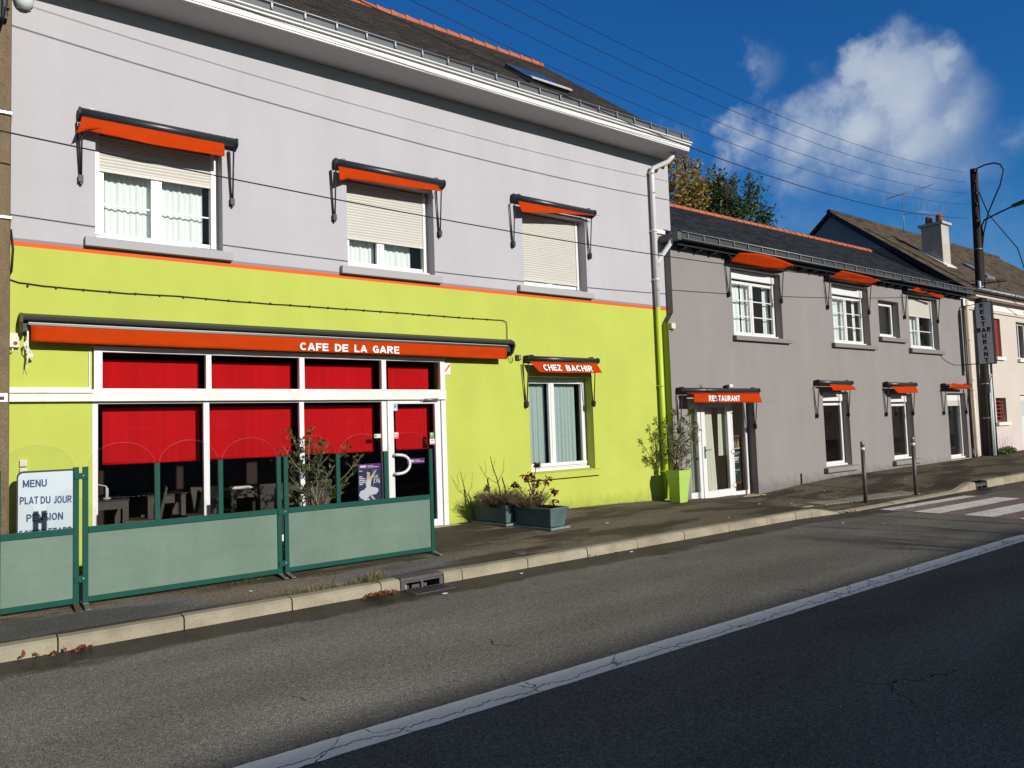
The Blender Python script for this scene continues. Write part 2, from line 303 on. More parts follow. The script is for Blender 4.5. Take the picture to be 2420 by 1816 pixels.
    MATS[name] = m; return m
ROADM = asphalt('road_asphalt', (.285,.266,.226), (.60,.56,.47), wet=(-3.42, -3.22), bump=.026)
PAVEM = asphalt('pavement_asphalt', (.150,.126,.088), (.34,.29,.21), damp=.88, bump=.010)
REDSURF = asphalt('red_surface', (.21,.155,.135), (.36,.30,.27), bump=.006)
KERBM = mat('kerb_concrete', (0.3036,0.2668,0.1886), .9, .22, 4, .004, 70, .15, fine=.18, fs=130, stretch=(.6,1,1))
EARTH = mat('ground_earth', (.08,.075,.06), .95, .2, .5)
def linepaint(name='road_paint', lo=.78, hi=.93, worn=.25):
    m = bpy.data.materials.new(name); m.use_nodes = True; N = m.node_tree.nodes; L = m.node_tree.links
    b = N['Principled BSDF']; b.inputs['Roughness'].default_value = .7
    geo = N.new('ShaderNodeNewGeometry'); sep = N.new('ShaderNodeSeparateXYZ'); L.new(geo.outputs['Position'], sep.inputs[0])
    def nz(s, d=5, st=(1,1,1), r=.6):
        mp = N.new('ShaderNodeMapping'); mp.inputs['Scale'].default_value = st; L.new(geo.outputs['Position'], mp.inputs[0])
        n = N.new('ShaderNodeTexNoise'); n.inputs['Scale'].default_value = s; n.inputs['Detail'].default_value = d; n.inputs['Roughness'].default_value = r; L.new(mp.outputs[0], n.inputs['Vector']); return n.outputs[0]
    def mth(op, a, b_=None):
        n = N.new('ShaderNodeMath'); n.operation = op
        for i, v in enumerate((a, b_)):
            if v is None: continue
            if isinstance(v, (int, float)): n.inputs[i].default_value = v
            else: L.new(v, n.inputs[i])
        return n.outputs[0]
    # a meandering crack along the line and a branching one
    d1 = mth('ABSOLUTE', mth('SUBTRACT', mth('ADD', sep.outputs[1], 6.125), mth('MULTIPLY', mth('SUBTRACT', nz(1.6, 6, (1,.2,1), .7), .5), .32)))
    vo = N.new('ShaderNodeTexVoronoi'); vo.feature = 'DISTANCE_TO_EDGE'; vo.inputs['Scale'].default_value = 1.5
    wr = N.new('ShaderNodeVectorMath'); wr.operation = 'ADD'; nn = N.new('ShaderNodeTexNoise'); nn.inputs['Scale'].default_value = 6; nn.inputs['Detail'].default_value = 5; L.new(geo.outputs['Position'], nn.inputs['Vector'])
    sc = N.new('ShaderNodeVectorMath'); sc.operation = 'SCALE'; sc.inputs[3].default_value = .25; L.new(nn.outputs['Color'], sc.inputs[0]); L.new(geo.outputs['Position'], wr.inputs[0]); L.new(sc.outputs[0], wr.inputs[1]); L.new(wr.outputs[0], vo.inputs['Vector'])
    d = mth('MINIMUM', d1, mth('MULTIPLY', vo.outputs['Distance'], .9))
    cr = N.new('ShaderNodeMapRange'); L.new(d, cr.inputs[0]); cr.inputs[1].default_value = .003; cr.inputs[2].default_value = .008
    wear = N.new('ShaderNodeMapRange'); L.new(nz(34, 5), wear.inputs[0]); wear.inputs[1].default_value = worn; wear.inputs[2].default_value = worn+.09
    f = mth('MULTIPLY', cr.outputs[0], wear.outputs[0])
    tint = N.new('ShaderNodeMapRange'); L.new(nz(3, 6), tint.inputs[0]); tint.inputs[1].default_value = .3; tint.inputs[2].default_value = .7; tint.inputs[3].default_value = lo; tint.inputs[4].default_value = hi
    mx = N.new('ShaderNodeMix'); mx.data_type = 'RGBA'; L.new(f, mx.inputs[0]); mx.inputs[6].default_value = (.03,.03,.03,1)
    cb = N.new('ShaderNodeMix'); cb.data_type = 'RGBA'; cb.blend_type = 'MULTIPLY'; cb.inputs[0].default_value = 1; L.new(tint.outputs[0], cb.inputs[6]); cb.inputs[7].default_value = (1, .955, .84, 1); L.new(cb.outputs[2], mx.inputs[7]); L.new(mx.outputs[2], b.inputs['Base Color'])
    bp = N.new('ShaderNodeBump'); bp.inputs['Distance'].default_value = .004; L.new(nz(120, 3), bp.inputs['Height']); L.new(bp.outputs[0], b.inputs['Normal'])
    return m
PAINT = linepaint(); PAINTWORN = linepaint('worn_road_paint', .58, .78, .33)

# ------------------------------------------------------------------ mesh helpers
class MB:
    def __init__(s): s.v = []; s.f = []; s.m = []; s.sm = []
    def poly(s, pts, m=0, sm=False):
        i = len(s.v); s.v += [tuple(p) for p in pts]; s.f.append(tuple(range(i, i+len(pts)))); s.m.append(m); s.sm.append(sm)
    def box(s, x0, x1, y0, y1, z0, z1, m=0):
        i = len(s.v); s.v += [(x0,y0,z0),(x1,y0,z0),(x1,y1,z0),(x0,y1,z0),(x0,y0,z1),(x1,y0,z1),(x1,y1,z1),(x0,y1,z1)]
        for q in ((0,3,2,1),(4,5,6,7),(0,1,5,4),(1,2,6,5),(2,3,7,6),(3,0,4,7)): s.f.append(tuple(i+k for k in q)); s.m.append(m); s.sm.append(False)
        return s
    def hexa(s, b, t, m=0):          # bottom ring and top ring of n points
        n = len(b); i = len(s.v); s.v += [tuple(p) for p in b] + [tuple(p) for p in t]
        s.f.append(tuple(i+k for k in reversed(range(n)))); s.f.append(tuple(i+n+k for k in range(n))); s.m += [m, m]; s.sm += [False, False]
        for k in range(n): s.f.append((i+k, i+(k+1) % n, i+n+(k+1) % n, i+n+k)); s.m.append(m); s.sm.append(False)
        return s
    def tube(s, pts, r, seg=8, m=0, cap=True):
        pts = [Vector(p) for p in pts]; n = len(pts); rs = r if isinstance(r, (list, tuple)) else [r]*n
        rings = []; up = None
        for k in range(n):
            t = (pts[min(k+1, n-1)] - pts[max(k-1, 0)])
            t = t.normalized() if t.length > 1e-9 else Vector((0,0,1))
            if up is None: up = t.orthogonal().normalized()
            up = (up - t*up.dot(t)); up = up.normalized() if up.length > 1e-6 else t.orthogonal().normalized()
            w = t.cross(up); i = len(s.v)
            for a in range(seg):
                an = 2*math.pi*a/seg; s.v.append(tuple(pts[k] + (up*math.cos(an) + w*math.sin(an))*rs[k]))
            rings.append(i)
        for k in range(n-1):
            for a in range(seg):
                b = (a+1) % seg; s.f.append((rings[k]+a, rings[k]+b, rings[k+1]+b, rings[k+1]+a)); s.m.append(m); s.sm.append(True)
        if cap:
            s.f.append(tuple(rings[0]+a for a in reversed(range(seg)))); s.f.append(tuple(rings[-1]+a for a in range(seg))); s.m += [m, m]; s.sm += [False, False]
        return s
    def loft(s, rows, m=0, sm=True):
        i = len(s.v); w = len(rows[0])
        for r in rows: s.v += [tuple(p) for p in r]
        for a in range(len(rows)-1):
            for b in range(w-1): s.f.append((i+a*w+b, i+a*w+b+1, i+(a+1)*w+b+1, i+(a+1)*w+b)); s.m.append(m); s.sm.append(sm)
        return s
    def ext(s, prof, axis, a0, a1, m=0):   # extrude a closed 2-D profile along x, y or z
        def P(p, a): return {'x': (a, p[0], p[1]), 'y': (p[0], a, p[1]), 'z': (p[0], p[1], a)}[axis]
        return s.hexa([P(p, a0) for p in prof], [P(p, a1) for p in prof], m)
    def sphere(s, c, r, m=0, nu=10, nv=6):
        rows = []
        for a in range(nv+1):
            t = math.pi*a/nv; rows.append([(c[0]+r[0]*math.sin(t)*math.cos(2*math.pi*b/nu), c[1]+r[1]*math.sin(t)*math.sin(2*math.pi*b/nu), c[2]+r[2]*math.cos(t)) for b in range(nu+1)])
        return s.loft(rows, m)
    def leaf(s, p, d, ln, wd, m=0, droop=.15):
        d = Vector(d).normalized(); sd_ = d.orthogonal(); sd_.rotate(Matrix.Rotation(random.uniform(0, 6.28), 3, d)); sd_.normalize(); nrm = d.cross(sd_)
        p = Vector(p); a = p + d*ln*.5 + nrm*wd*.2; t = p + d*ln - nrm*ln*droop
        i = len(s.v); s.v += [tuple(p), tuple(a + sd_*wd*.5), tuple(t), tuple(a - sd_*wd*.5)]
        s.f.append((i, i+1, i+2, i+3)); s.m.append(m); s.sm.append(True)
BASE = {}
def link(name, me, parent):
    o = bpy.data.objects.new(name, me); COL.objects.link(o)
    if parent is not None: o.parent = parent; BASE[o] = BASE[parent]
    return o
def build(mb, name, mats, parent=None, bevel=0, local=False, solid=0, base=None, recalc=True):
    if not isinstance(mats, (list, tuple)): mats = [mats]
    b = Vector((0,0,0)) if local else (BASE[parent] if parent is not None else Vector(base or (0,0,0)))
    me = bpy.data.meshes.new(name); me.from_pydata([tuple(Vector(v)-b) for v in mb.v], [], mb.f)
    for m in mats: me.materials.append(m)
    me.polygons.foreach_set('material_index', mb.m); me.polygons.foreach_set('use_smooth', mb.sm)
    if recalc or bevel:
        bm = bmesh.new(); bm.from_mesh(me)
        if recalc: bmesh.ops.recalc_face_normals(bm, faces=bm.faces)
        if bevel:
            es = [e for e in bm.edges if len(e.link_faces) == 2 and e.calc_face_angle(0) > R(35)]
            bmesh.ops.bevel(bm, geom=es, offset=bevel, segments=2, profile=.6, affect='EDGES', clamp_overlap=True)
        bm.to_mesh(me); bm.free()
    me.update()
    o = link(name, me, parent)
    if parent is None: o.location = b; BASE[o] = b
    if solid:
        md = o.modifiers.new('solid', 'SOLIDIFY'); md.thickness = solid; md.offset = 0
    return o
def tag(o, label, cat, group=None):
    o['label'] = label; o['category'] = cat
    if group: o['group'] = group
    return o
def thing(name, label, cat, loc=(0,0,0), group=None):
    o = bpy.data.objects.new(name, None); o.empty_display_size = .2; COL.objects.link(o); o.location = loc; BASE[o] = Vector(loc)
    return tag(o, label, cat, group)
def struct(o, kind='structure'):
    o['kind'] = kind; return o
def dup_tree(o, parent=None):
    c = o.copy(); COL.objects.link(c); c.parent = parent
    for ch in list(o.children): dup_tree(ch, c)
    return c
def arc(cx, cy, rx, ry, a0, a1, n=14): return [(cx+rx*math.cos(R(lerp(a0,a1,k/n))), cy+ry*math.sin(R(lerp(a0,a1,k/n)))) for k in range(n+1)]
def glyph(c, p):
    """centre lines of a bold sans capital, 1 high; p = pen width; returns (strokes, width)"""
    h = p/2; t = 1-h; w = .72; r = w-h
    if c == 'A': return [[(h*.8,0),(w*.5+.03-h*.0,1)], [(w+.06-h*.8,0),(w*.5+.03,1)], [(.20,.29),(w-.14,.29)]], w+.06
    if c == 'B': return [[(h,0),(h,1)], [(h,t),(w*.52,t)]+arc(w*.52,.745,r-w*.52-.03,t-.745,90,-90,10)+[(h,.49)], [(h,.51),(w*.52,.51)]+arc(w*.52,(.51+h)/2,r-w*.52,(.51-h)/2,90,-90,10)+[(h,h)]], w
    if c == 'C': return [arc(w*.52,.5,w*.52-h,.5-h,42,318,22)], w
    if c == 'D': return [[(h,0),(h,1)], [(h,t),(w*.42,t)]+arc(w*.42,.5,r-w*.42,.5-h,90,-90,16)+[(h,h)]], w
    if c == 'E': return [[(h,0),(h,1)], [(h,t),(.64,t)], [(h,.515),(.60,.515)], [(h,h),(.65,h)]], .65
    if c == 'F': return [[(h,0),(h,1)], [(h,t),(.61,t)], [(h,.49),(.56,.49)]], .61
    if c == 'G': return [arc(w*.52,.5,w*.52-h,.5-h,42,325,22), [(w-h*.9,.05),(w-h*.9,.46)], [(w*.52,.46),(w,.46)]], w
    if c == 'H': return [[(h,0),(h,1)], [(r,0),(r,1)], [(h,.52),(r,.52)]], w
    if c == 'I': return [[(h,0),(h,1)]], p
    if c == 'J': return [[(.48-h,1),(.48-h,.28)]+arc(.24,.28,.24-h,.28-h,0,-170,10)], .48
    if c == 'L': return [[(h,0),(h,1)], [(h,h),(.60,h)]], .60
    if c == 'M': return [[(h,0),(h,1)], [(.86-h,0),(.86-h,1)], [(h,.97),(.43,.12)], [(.43,.12),(.86-h,.97)]], .86
    if c == 'N': return [[(h,0),(h,1)], [(r,0),(r,1)], [(h,.96),(r,.04)]], w
    if c == 'O': return [arc(.39,.5,.39-h,.5-h,0,360,28)], .78
    if c == 'P': return [[(h,0),(h,1)], [(h,t),(w*.5,t)]+arc(w*.5,.70,r-w*.5,t-.70,90,-90,10)+[(h,.40)]], w*.96
    if c == 'R': return [[(h,0),(h,1)], [(h,t),(w*.5,t)]+arc(w*.5,.72,r-w*.5,t-.72,90,-90,10)+[(h,.44)], [(w*.5,.44),(w-h*.7,0)]], w+.02
    if c == 'S': return [arc(.34,.745,.30-h*.4,.255-h,40,270,14)+arc(.34,.255,.32-h*.4,.255-h,90,-140,14)[1:]], .68
    if c == 'T': return [[(.33,0),(.33,1)], [(0,t),(.66,t)]], .66
    if c == 'U': return [[(h,1),(h,.30)]+arc(w/2,.30,w/2-h,.30-h,180,360,14)+[(r,1)]], w
    if c == 'V': return [[(h*.8,1),(w/2,0)], [(w-h*.8,1),(w/2,0)]], w
    if c == 'Y': return [[(h*.8,1),(w/2,.42)], [(w-h*.8,1),(w/2,.42)], [(w/2,0),(w/2,.46)]], w
    if c == 'Z': return [[(.03,t),(.63,t)], [(.58,.93),(.08,.07)], [(.0,h),(.65,h)]], .66
    return [], .3
def text_mesh(mb, s, org, ax, ay, w=None, h=None, m=0, bold=.0, ext=.0015, align='LEFT', spacing=.10, pen=.205):
    """painted capitals: every pen stroke is a flat ribbon, each a hair proud of the one before"""
    ax = Vector(ax).normalized(); ay = Vector(ay).normalized(); n = ax.cross(ay); org = Vector(org); pen = pen if not bold else .205
    x = 0; items = []
    for c in s: st, gw = glyph(c, pen); items.append((x, st)); x += gw + spacing
    tot = x - spacing; sy = h or (w/tot if w else 1); sx = w/tot if w else sy; k = 0; hp = pen/2
    for x0, st in items:
        for pl in st:
            L_ = []; R_ = []; q = [Vector((p[0], p[1])) for p in pl]
            for i in range(len(q)):
                a = (q[i]-q[i-1]).normalized() if i else None; b = (q[i+1]-q[i]).normalized() if i < len(q)-1 else None
                t_ = ((a or b) + (b or a)).normalized(); nn = Vector((-t_.y, t_.x)); c_ = max(.55, nn.dot(Vector((-(a or b).y, (a or b).x))))
                L_.append(q[i]+nn*hp/c_); R_.append(q[i]-nn*hp/c_)
            k += 1; d = ext + k*.00005
            P = lambda v: tuple(org + ax*((v.x+x0)*sx) + ay*(max(0,min(1,v.y))*sy) + n*d)
            for i in range(len(q)-1): mb.poly([P(R_[i]), P(R_[i+1]), P(L_[i+1]), P(L_[i])], m)
def lerp(a, b, t): return a + (b-a)*t
def interp(tab, x):
    if x <= tab[0][0]: return tab[0][1]
    for (a, b), (c, d) in zip(tab, tab[1:]):
        if x <= c: return lerp(b, d, (x-a)/(c-a))
    return tab[-1][1]
def smooth01(t): t = max(0, min(1, t)); return t*t*(3-2*t)

# ------------------------------------------------------------------ ground, road, pavement, kerbs
ZWALL = [(-8,.20),(6,.222),(8.4,.239),(9.8,.217),(10.9,.18),(12.5,.09),(14,.064),(14.7,.095),(15.5,.146),(17.1,.228),(20,.25),(25,.29),(28,.32),(45,.34)]
def zroad(x): return -.05*smooth01((x-11)/2.5)
def kdip(x): return smooth01((x-11.7)/1.1)*(1-smooth01((x-17.3)/.9))
def zkf(x): return lerp(.117, -.034, kdip(x))
def zkb(x): return lerp(.117, -.012, kdip(x))
def zpave(x, y):
    t = max(0, min(1, (y+2.69)/2.69)); a = zkb(x) + .004*0; z = lerp(a, interp(ZWALL, x), t**.85)
    return z + .006*noise.noise(Vector((x*.8, y*1.3, 3.1))) * min(1, (y+2.69)*4)
mb = MB(); mb.poly([(-700,-700,-.16),(700,-700,-.16),(700,700,-.16),(-700,700,-.16)])
struct(build(mb, 'ground', EARTH))
def sheet(fz, x0, x1, y0, y1, nx, ny, dz=0):
    m = MB(); m.loft([[(lerp(x0,x1,i/nx), lerp(y0,y1,j/ny), fz(lerp(x0,x1,i/nx), lerp(y0,y1,j/ny))+dz) for i in range(nx+1)] for j in range(ny+1)]); return m
struct(build(sheet(lambda x, y: zroad(x), -60, 140, -9.4, -2.80, 800, 3), 'road', ROADM))
struct(build(sheet(zpave, -20, 60, -2.70, .02, 320, 14), 'pavement', PAVEM))
PATCHM = asphalt('patch_asphalt', (.118,.112,.102), (.26,.25,.23), damp=.6, bump=.008)
def patch(pts_in, name):
    m = MB(); n = 26; xs = [p[0] for p in pts_in]; x0, x1 = min(xs), max(xs); ya = [p for p in pts_in if p[2] == 0]; yb = [p for p in pts_in if p[2] == 1]
    rows = []
    for j in range(7):
        rows.append([(lerp(lerp(ya[0][0],yb[0][0],j/6), lerp(ya[1][0],yb[1][0],j/6), i/n) + .012*noise.noise(Vector((i*.9,j*1.3,x0))), y_, zpave(lerp(lerp(ya[0][0],yb[0][0],j/6), lerp(ya[1][0],yb[1][0],j/6), i/n), y_)+.005) for i in range(n+1) for y_ in [lerp(lerp(ya[0][1],ya[1][1],i/n), lerp(yb[0][1],yb[1][1],i/n), j/6)+.010*noise.noise(Vector((i*.7,j,x0+4)))]])
    m.loft(rows, 0, False); return struct(build(m, name, PATCHM))
patch([(-.6,-2.66,0),(2.0,-2.64,0),(.2,-2.05,1),(1.7,-2.02,1)], 'pavement_patch')
patch([(3.05,-2.62,0),(4.75,-2.58,0),(3.3,-2.12,1),(4.7,-2.10,1)], 'pavement_patch')
struct(build(sheet(lambda x, y: .12, -60, 140, -13.2, -9.55, 40, 2), 'far_pavement', PAVEM))
# near kerb of separate concrete stones
joints = [-9,-8,-7,-6,-5,-4,-3,-2,-1,-.41,.58,1.55,2.54,3.50,3.73,None,4.27,4.52,5.47,6.45,7.38,8.36,9.40,10.4,11.2,11.68,12.6,13.6,14.6,15.6,16.6,17.5,18.02,18.36,None,18.98,20,21,22,23,24,25,26,27,28,29,30,31,32,33,34,35,36,38,40]
mb = MB()
for a, b in zip(joints, joints[1:]):
    if a is None or b is None: continue
    g = .006; n = 4; rows = []; jx = random.uniform(-.004, .004); jz = random.uniform(-.004, .004)
    xs = [lerp(a+g, b-g, i/n) for i in range(n+1)]
    def prof(x):
        hf, hb = zkf(x)+jz, zkb(x)+jz
        return [(x,-2.84+jx,-.2),(x,-2.828+jx,min(hf-.022, hf)),(x,-2.80+jx,hf),(x,-2.69,hb+.003),(x,-2.69,-.2)]
    pr = [prof(x) for x in xs]
    for k in range(4):
        mb.loft([[p[k] for p in pr], [p[k+1] for p in pr]], 0, False)
    mb.poly(pr[0]); mb.poly(pr[-1])
struct(build(mb, 'kerb', KERBM))
mb = MB(); mb.box(-60, 140, -9.55, -9.40, -.2, .125); struct(build(mb, 'far_kerb', KERBM))
# centre line with ragged edges, pedestrian crossing
mb = MB(); n = 900; e0 = []; e1 = []
for i in range(n+1):
    x = lerp(-20, 70, i/n); z = zroad(x)+.004
    e0.append((x, -6.195 + .010*noise.noise(Vector((x*7, 0, 0))) + .006*noise.noise(Vector((x*23, 5, 0))), z)); e1.append((x, -5.965 + .006*noise.noise(Vector((x*9, 9, 0))), z))
mb.loft([e0, e1], 0, False); struct(build(mb, 'centre_line', PAINT))
mb = MB(); zc = lambda x: zroad(x)
def skew(x, y): return y - .05*(x-13.5)
mb.loft([[(x+ .05, skew(x, y), zc(x)+.004) for x in [13.55+i*.35 for i in range(11)]] for y in (-3.02, -5.6, -9.2)], 0, False)
struct(build(mb, 'crossing_surface', REDSURF))
mb = MB()
for k, (ya, yb) in enumerate([(-3.02,-3.26),(-3.62,-4.05),(-4.42,-4.88),(-5.25,-5.72),(-6.08,-6.55),(-6.9,-7.4),(-7.75,-8.25),(-8.6,-9.1)]):
    xs = [13.62 + i*.32 for i in range(11)]
    mb.loft([[(x + .15*(-y-3)*.2, skew(x, y) + .012*noise.noise(Vector((x*5, y*9, 0))), zc(x)+.008) for x in xs] for y in (ya, yb)], 0, False)
struct(build(mb, 'crossing_stripes', PAINTWORN))
# tactile paving slabs with ribs behind the dropped kerb
mb = MB()
for i in range(24):
    t = i/23; x = lerp(13.30, 16.2, t); y = lerp(-1.72, -2.12, t); w_ = .112
    zf, zb_ = zpave(x+.05, y-.42)+.006, zpave(x+.05, y)+.006
    mb.hexa([(x,y-.42,zf-.05),(x+w_,y-.42,zf-.05),(x+w_,y,zb_-.05),(x,y,zb_-.05)], [(x,y-.42,zf),(x+w_,y-.42,zf),(x+w_,y,zb_),(x,y,zb_)])
    mb.hexa([(x+.03,y-.40,zf-.001),(x+.075,y-.40,zf-.001),(x+.075,y-.02,zb_-.001),(x+.03,y-.02,zb_-.001)], [(x+.038,y-.395,zf+.006),(x+.067,y-.395,zf+.006),(x+.067,y-.025,zb_+.006),(x+.038,y-.025,zb_+.006)])
struct(build(mb, 'tactile_paving', mat('tactile_concrete', (.30,.27,.21), .9, .2, 6)))

# ------------------------------------------------------------------ walls with openings
def wall_mesh(mb, x0, x1, z0, z1, y0, th, holes, bands):
    """bands: [(z_top, material index)] from the bottom up; holes: (xa, xb, za, zb)"""
    xs = sorted({x0, x1, *[h[0] for h in holes], *[h[1] for h in holes]}); zs = sorted({z0, z1, *[h[2] for h in holes], *[h[3] for h in holes], *[b[0] for b in bands if z0 < b[0] < z1]})
    xs = [x for x in xs if x0 <= x <= x1]; zs = [z for z in zs if z0 <= z <= z1]
    def mi(z):
        for t, m in bands:
            if z < t: return m
        return bands[-1][1]
    for a, b in zip(xs, xs[1:]):
        for c, d in zip(zs, zs[1:]):
            cx, cz = (a+b)/2, (c+d)/2
            if any(h[0] < cx < h[1] and h[2] < cz < h[3] for h in holes): continue
            m = mi(cz)
            mb.poly([(a,y0,c),(b,y0,c),(b,y0,d),(a,y0,d)], m); mb.poly([(a,y0+th,c),(b,y0+th,c),(b,y0+th,d),(a,y0+th,d)], m)
    for h in holes:
        zz = [h[2]] + [z for z in zs if h[2] < z < h[3]] + [h[3]]
        for c, d in zip(zz, zz[1:]):
            m = mi((c+d)/2)
            for x in (h[0], h[1]): mb.poly([(x,y0,c),(x,y0+th,c),(x,y0+th,d),(x,y0,d)], m)
        for z in (h[2], h[3]): mb.poly([(h[0],y0,z),(h[1],y0,z),(h[1],y0+th,z),(h[0],y0+th,z)], mi((h[2]+h[3])/2))
    for x in (x0, x1):
        for c, d in zip(zs, zs[1:]): mb.poly([(x,y0,c),(x,y0+th,c),(x,y0+th,d),(x,y0,d)], mi((c+d)/2))
    mb.poly([(x0,y0,z1),(x1,y0,z1),(x1,y0+th,z1),(x0,y0+th,z1)], bands[-1][1])
def frame_rect(mb, x0, x1, z0, z1, w, ya, yb, m=0, wb=None):
    wb = wb or w
    mb.box(x0, x0+w, ya, yb, z0, z1, m); mb.box(x1-w, x1, ya, yb, z0, z1, m)
    mb.box(x0+w, x1-w, ya, yb, z0, z0+wb, m); mb.box(x0+w, x1-w, ya, yb, z1-w, z1, m)
def wavy(mb, x0, x1, y, z0, z1, amp=.018, wl=.075, m=0, drift=0):
    wl *= random.uniform(.8, 1.8); n = max(12, int((x1-x0)/.012)); nz_ = 6; ph = random.uniform(0, 6)
    mb.loft([[(x0+(x1-x0)*i/n*(1+(-.4 if drift < 0 else 0)*0) + drift*(j/nz_)*(1-.0*i), y + amp*(.5+.5*j/nz_)*(math.sin(6.283*(x1-x0)*i/n/wl+ph) + .5*math.sin(6.283*(x1-x0)*i/n/wl*.43+ph*2)), lerp(z1, z0, j/nz_)) for i in range(n+1)] for j in range(nz_+1)], m)
def shutter_slats(mb, x0, x1, y, z0, z1, pitch=.042, m=0):
    n = max(1, int(round((z1-z0)/pitch))); rows = []
    for k in range(n):
        a = lerp(z1, z0, k/n); b = lerp(z1, z0, (k+1)/n)
        rows += [[(x0,y+.006,a),(x1,y+.006,a)], [(x0,y-.003,a-(a-b)*.12),(x1,y-.003,a-(a-b)*.12)], [(x0,y-.005,lerp(a,b,.55)),(x1,y-.005,lerp(a,b,.55))], [(x0,y,lerp(a,b,.93)),(x1,y,lerp(a,b,.93))]]
    rows.append([(x0,y+.006,z0),(x1,y+.006,z0)])
    mb.loft(rows, m, False); mb.box(x0, x1, y-.009, y+.012, z0-.035, z0, m)
def window(par, x0, x1, z0, z1, yf, sashes=2, muntins=0, shut=None, box=None, curtain=None, sill=None, sillmat=None, vmun=False, subsill=True, inner_bars=0, split=.5, open_sash=False):
    """frame face at yf; z0/z1 = clear opening; sill = (xa, xb, ya, za, zb) of the projecting stone sill"""
    m = MB(); frame_rect(m, x0+.002, x1-.002, z0+.004, z1-.002, .055, yf, yf+.07)
    if subsill: m.box(x0+.02, x1-.02, yf-.075, yf+.002, z0+.006, z0+.05)
    top = z1 - (box or .0)
    w = build(m, 'window', WHITE, par, bevel=.004)
    xa, xb, za, zb = x0+.05, x1-.05, z0+.055, top-.05
    xm = lerp(xa, xb, split); cells = [(xa, xm), (xm, xb)] if sashes == 2 else [(xa, xb)]
    for i, (a, b) in enumerate(cells):
        s = MB(); frame_rect(s, a+.004, b-.004, za, zb, .06, yf-.012, yf+.045)
        for k in range(muntins):
            zz = lerp(za+.06, zb-.06, (k+1)/(muntins+1)); s.box(a+.06, b-.06, yf+.004, yf+.026, zz-.012, zz+.012)
        for k in range(inner_bars):
            zz = lerp(za+.06, zb-.06, (k+.75)/(inner_bars+.25)); s.box(a+.06, b-.06, yf+.032, yf+.04, zz-.011, zz+.011)
        so_ = build(s, 'sash', WHITE, w, bevel=.003)
        g = MB(); g.box(a+.058, b-.058, yf+.012, yf+.018, za+.058, zb-.058); build(g, 'pane', GLASS, w)
    if sashes == 2:
        s = MB(); s.box(xm-.02, xm+.02, yf-.02, yf-.010, za+.005, zb-.005); build(s, 'astragal', WHITE, w, bevel=.002)
    if box:
        s = MB(); s.box(x0+.012, x1-.012, yf-.035, yf+.03, top, z1-.006); build(s, 'shutter_box', WHITE, w, bevel=.006)
    if shut is not None:
        s = MB(); shutter_slats(s, x0+.06, x1-.11, yf-.032, shut+.035, top if box else z1-.03); build(s, 'shutter', CREAM, w)
        for ga, gb in ((x0+.012, x0+.06), (x1-.108, x1-.062)):
            s = MB(); s.box(ga, gb, yf-.05, yf-.001, z0+.05, top); build(s, 'shutter_guide', WHITE, w, bevel=.003)
    if curtain:
        for (a, b, ca, cb, cm) in curtain:
            s = MB(); wavy(s, a, b, yf+.14, ca, cb); build(s, 'curtain', cm, w)
    if sill:
        s = MB(); a, b, ya, c, d = sill; s.ext([(ya,c),(ya,d-.012),(yf-.02 if not subsill else yf-.02,d+.02),(yf-.02,c)], 'x', a, b); build(s, 'sill', sillmat, w, bevel=.004)
    return w

# ------------------------------------------------------------------ the cafe (two-tone white and lime house)
cafe = thing('cafe_building', 'two-tone cafe house, pale grey above an orange band and lime green below, brown slate roof', 'building', (5, 0, .2))
UP = [(1.185,2.678),(4.466,5.957),(7.766,9.262)]
holesU = [(a, b, 4.205, 5.57) for a, b in UP]; CH = (7.78, 9.28, .915, 2.60)
SHOP = (1.150, 6.074, .16, 2.853)
mb = MB(); wall_mesh(mb, -3, 11.68, -.2, 7.36, 0, .32, holesU+[CH, SHOP], [(4.002,0),(4.056,1),(4.092,2),(9,3)])
build(mb, 'front_wall', [LIME, ORANGEBAND, DARKBAND, WHITEWALL], cafe)
mb = MB()
# gables, back wall, floors and the roof space ends
for x0, x1 in ((-3.0,-2.7),(11.38,11.679)):
    mb.hexa([(x0,.32,-.2),(x0,7.9,-.2),(x0,7.9,7.36),(x0,4.1,10.7),(x0,.32,7.5)], [(x1,.32,-.2),(x1,7.9,-.2),(x1,7.9,7.36),(x1,4.1,10.7),(x1,.32,7.5)])
mb.box(-3, 11.68, 7.9, 8.2, -.2, 7.4)
build(mb, 'rear_wall', WHITEWALL, cafe)
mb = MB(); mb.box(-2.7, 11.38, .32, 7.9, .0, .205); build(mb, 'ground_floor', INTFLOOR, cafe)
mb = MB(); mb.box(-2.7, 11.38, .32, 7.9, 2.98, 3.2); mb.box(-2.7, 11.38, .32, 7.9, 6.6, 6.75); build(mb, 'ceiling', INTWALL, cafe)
mb = MB(); mb.box(-2.7, 6.6, 4.6, 4.7, .205, 2.98); mb.box(6.6, 6.7, .32, 7.9, .205, 2.98); mb.box(-.1, 0, .32, 4.6, .205, 2.98); mb.box(3.1, 3.2, .32, 7.9, 3.2, 6.6); mb.box(6.6, 6.7, .32, 7.9, 3.2, 6.6); mb.box(-2.7, 11.38, 4.0, 4.1, 3.2, 6.6); build(mb, 'partition', INTWALL, cafe)
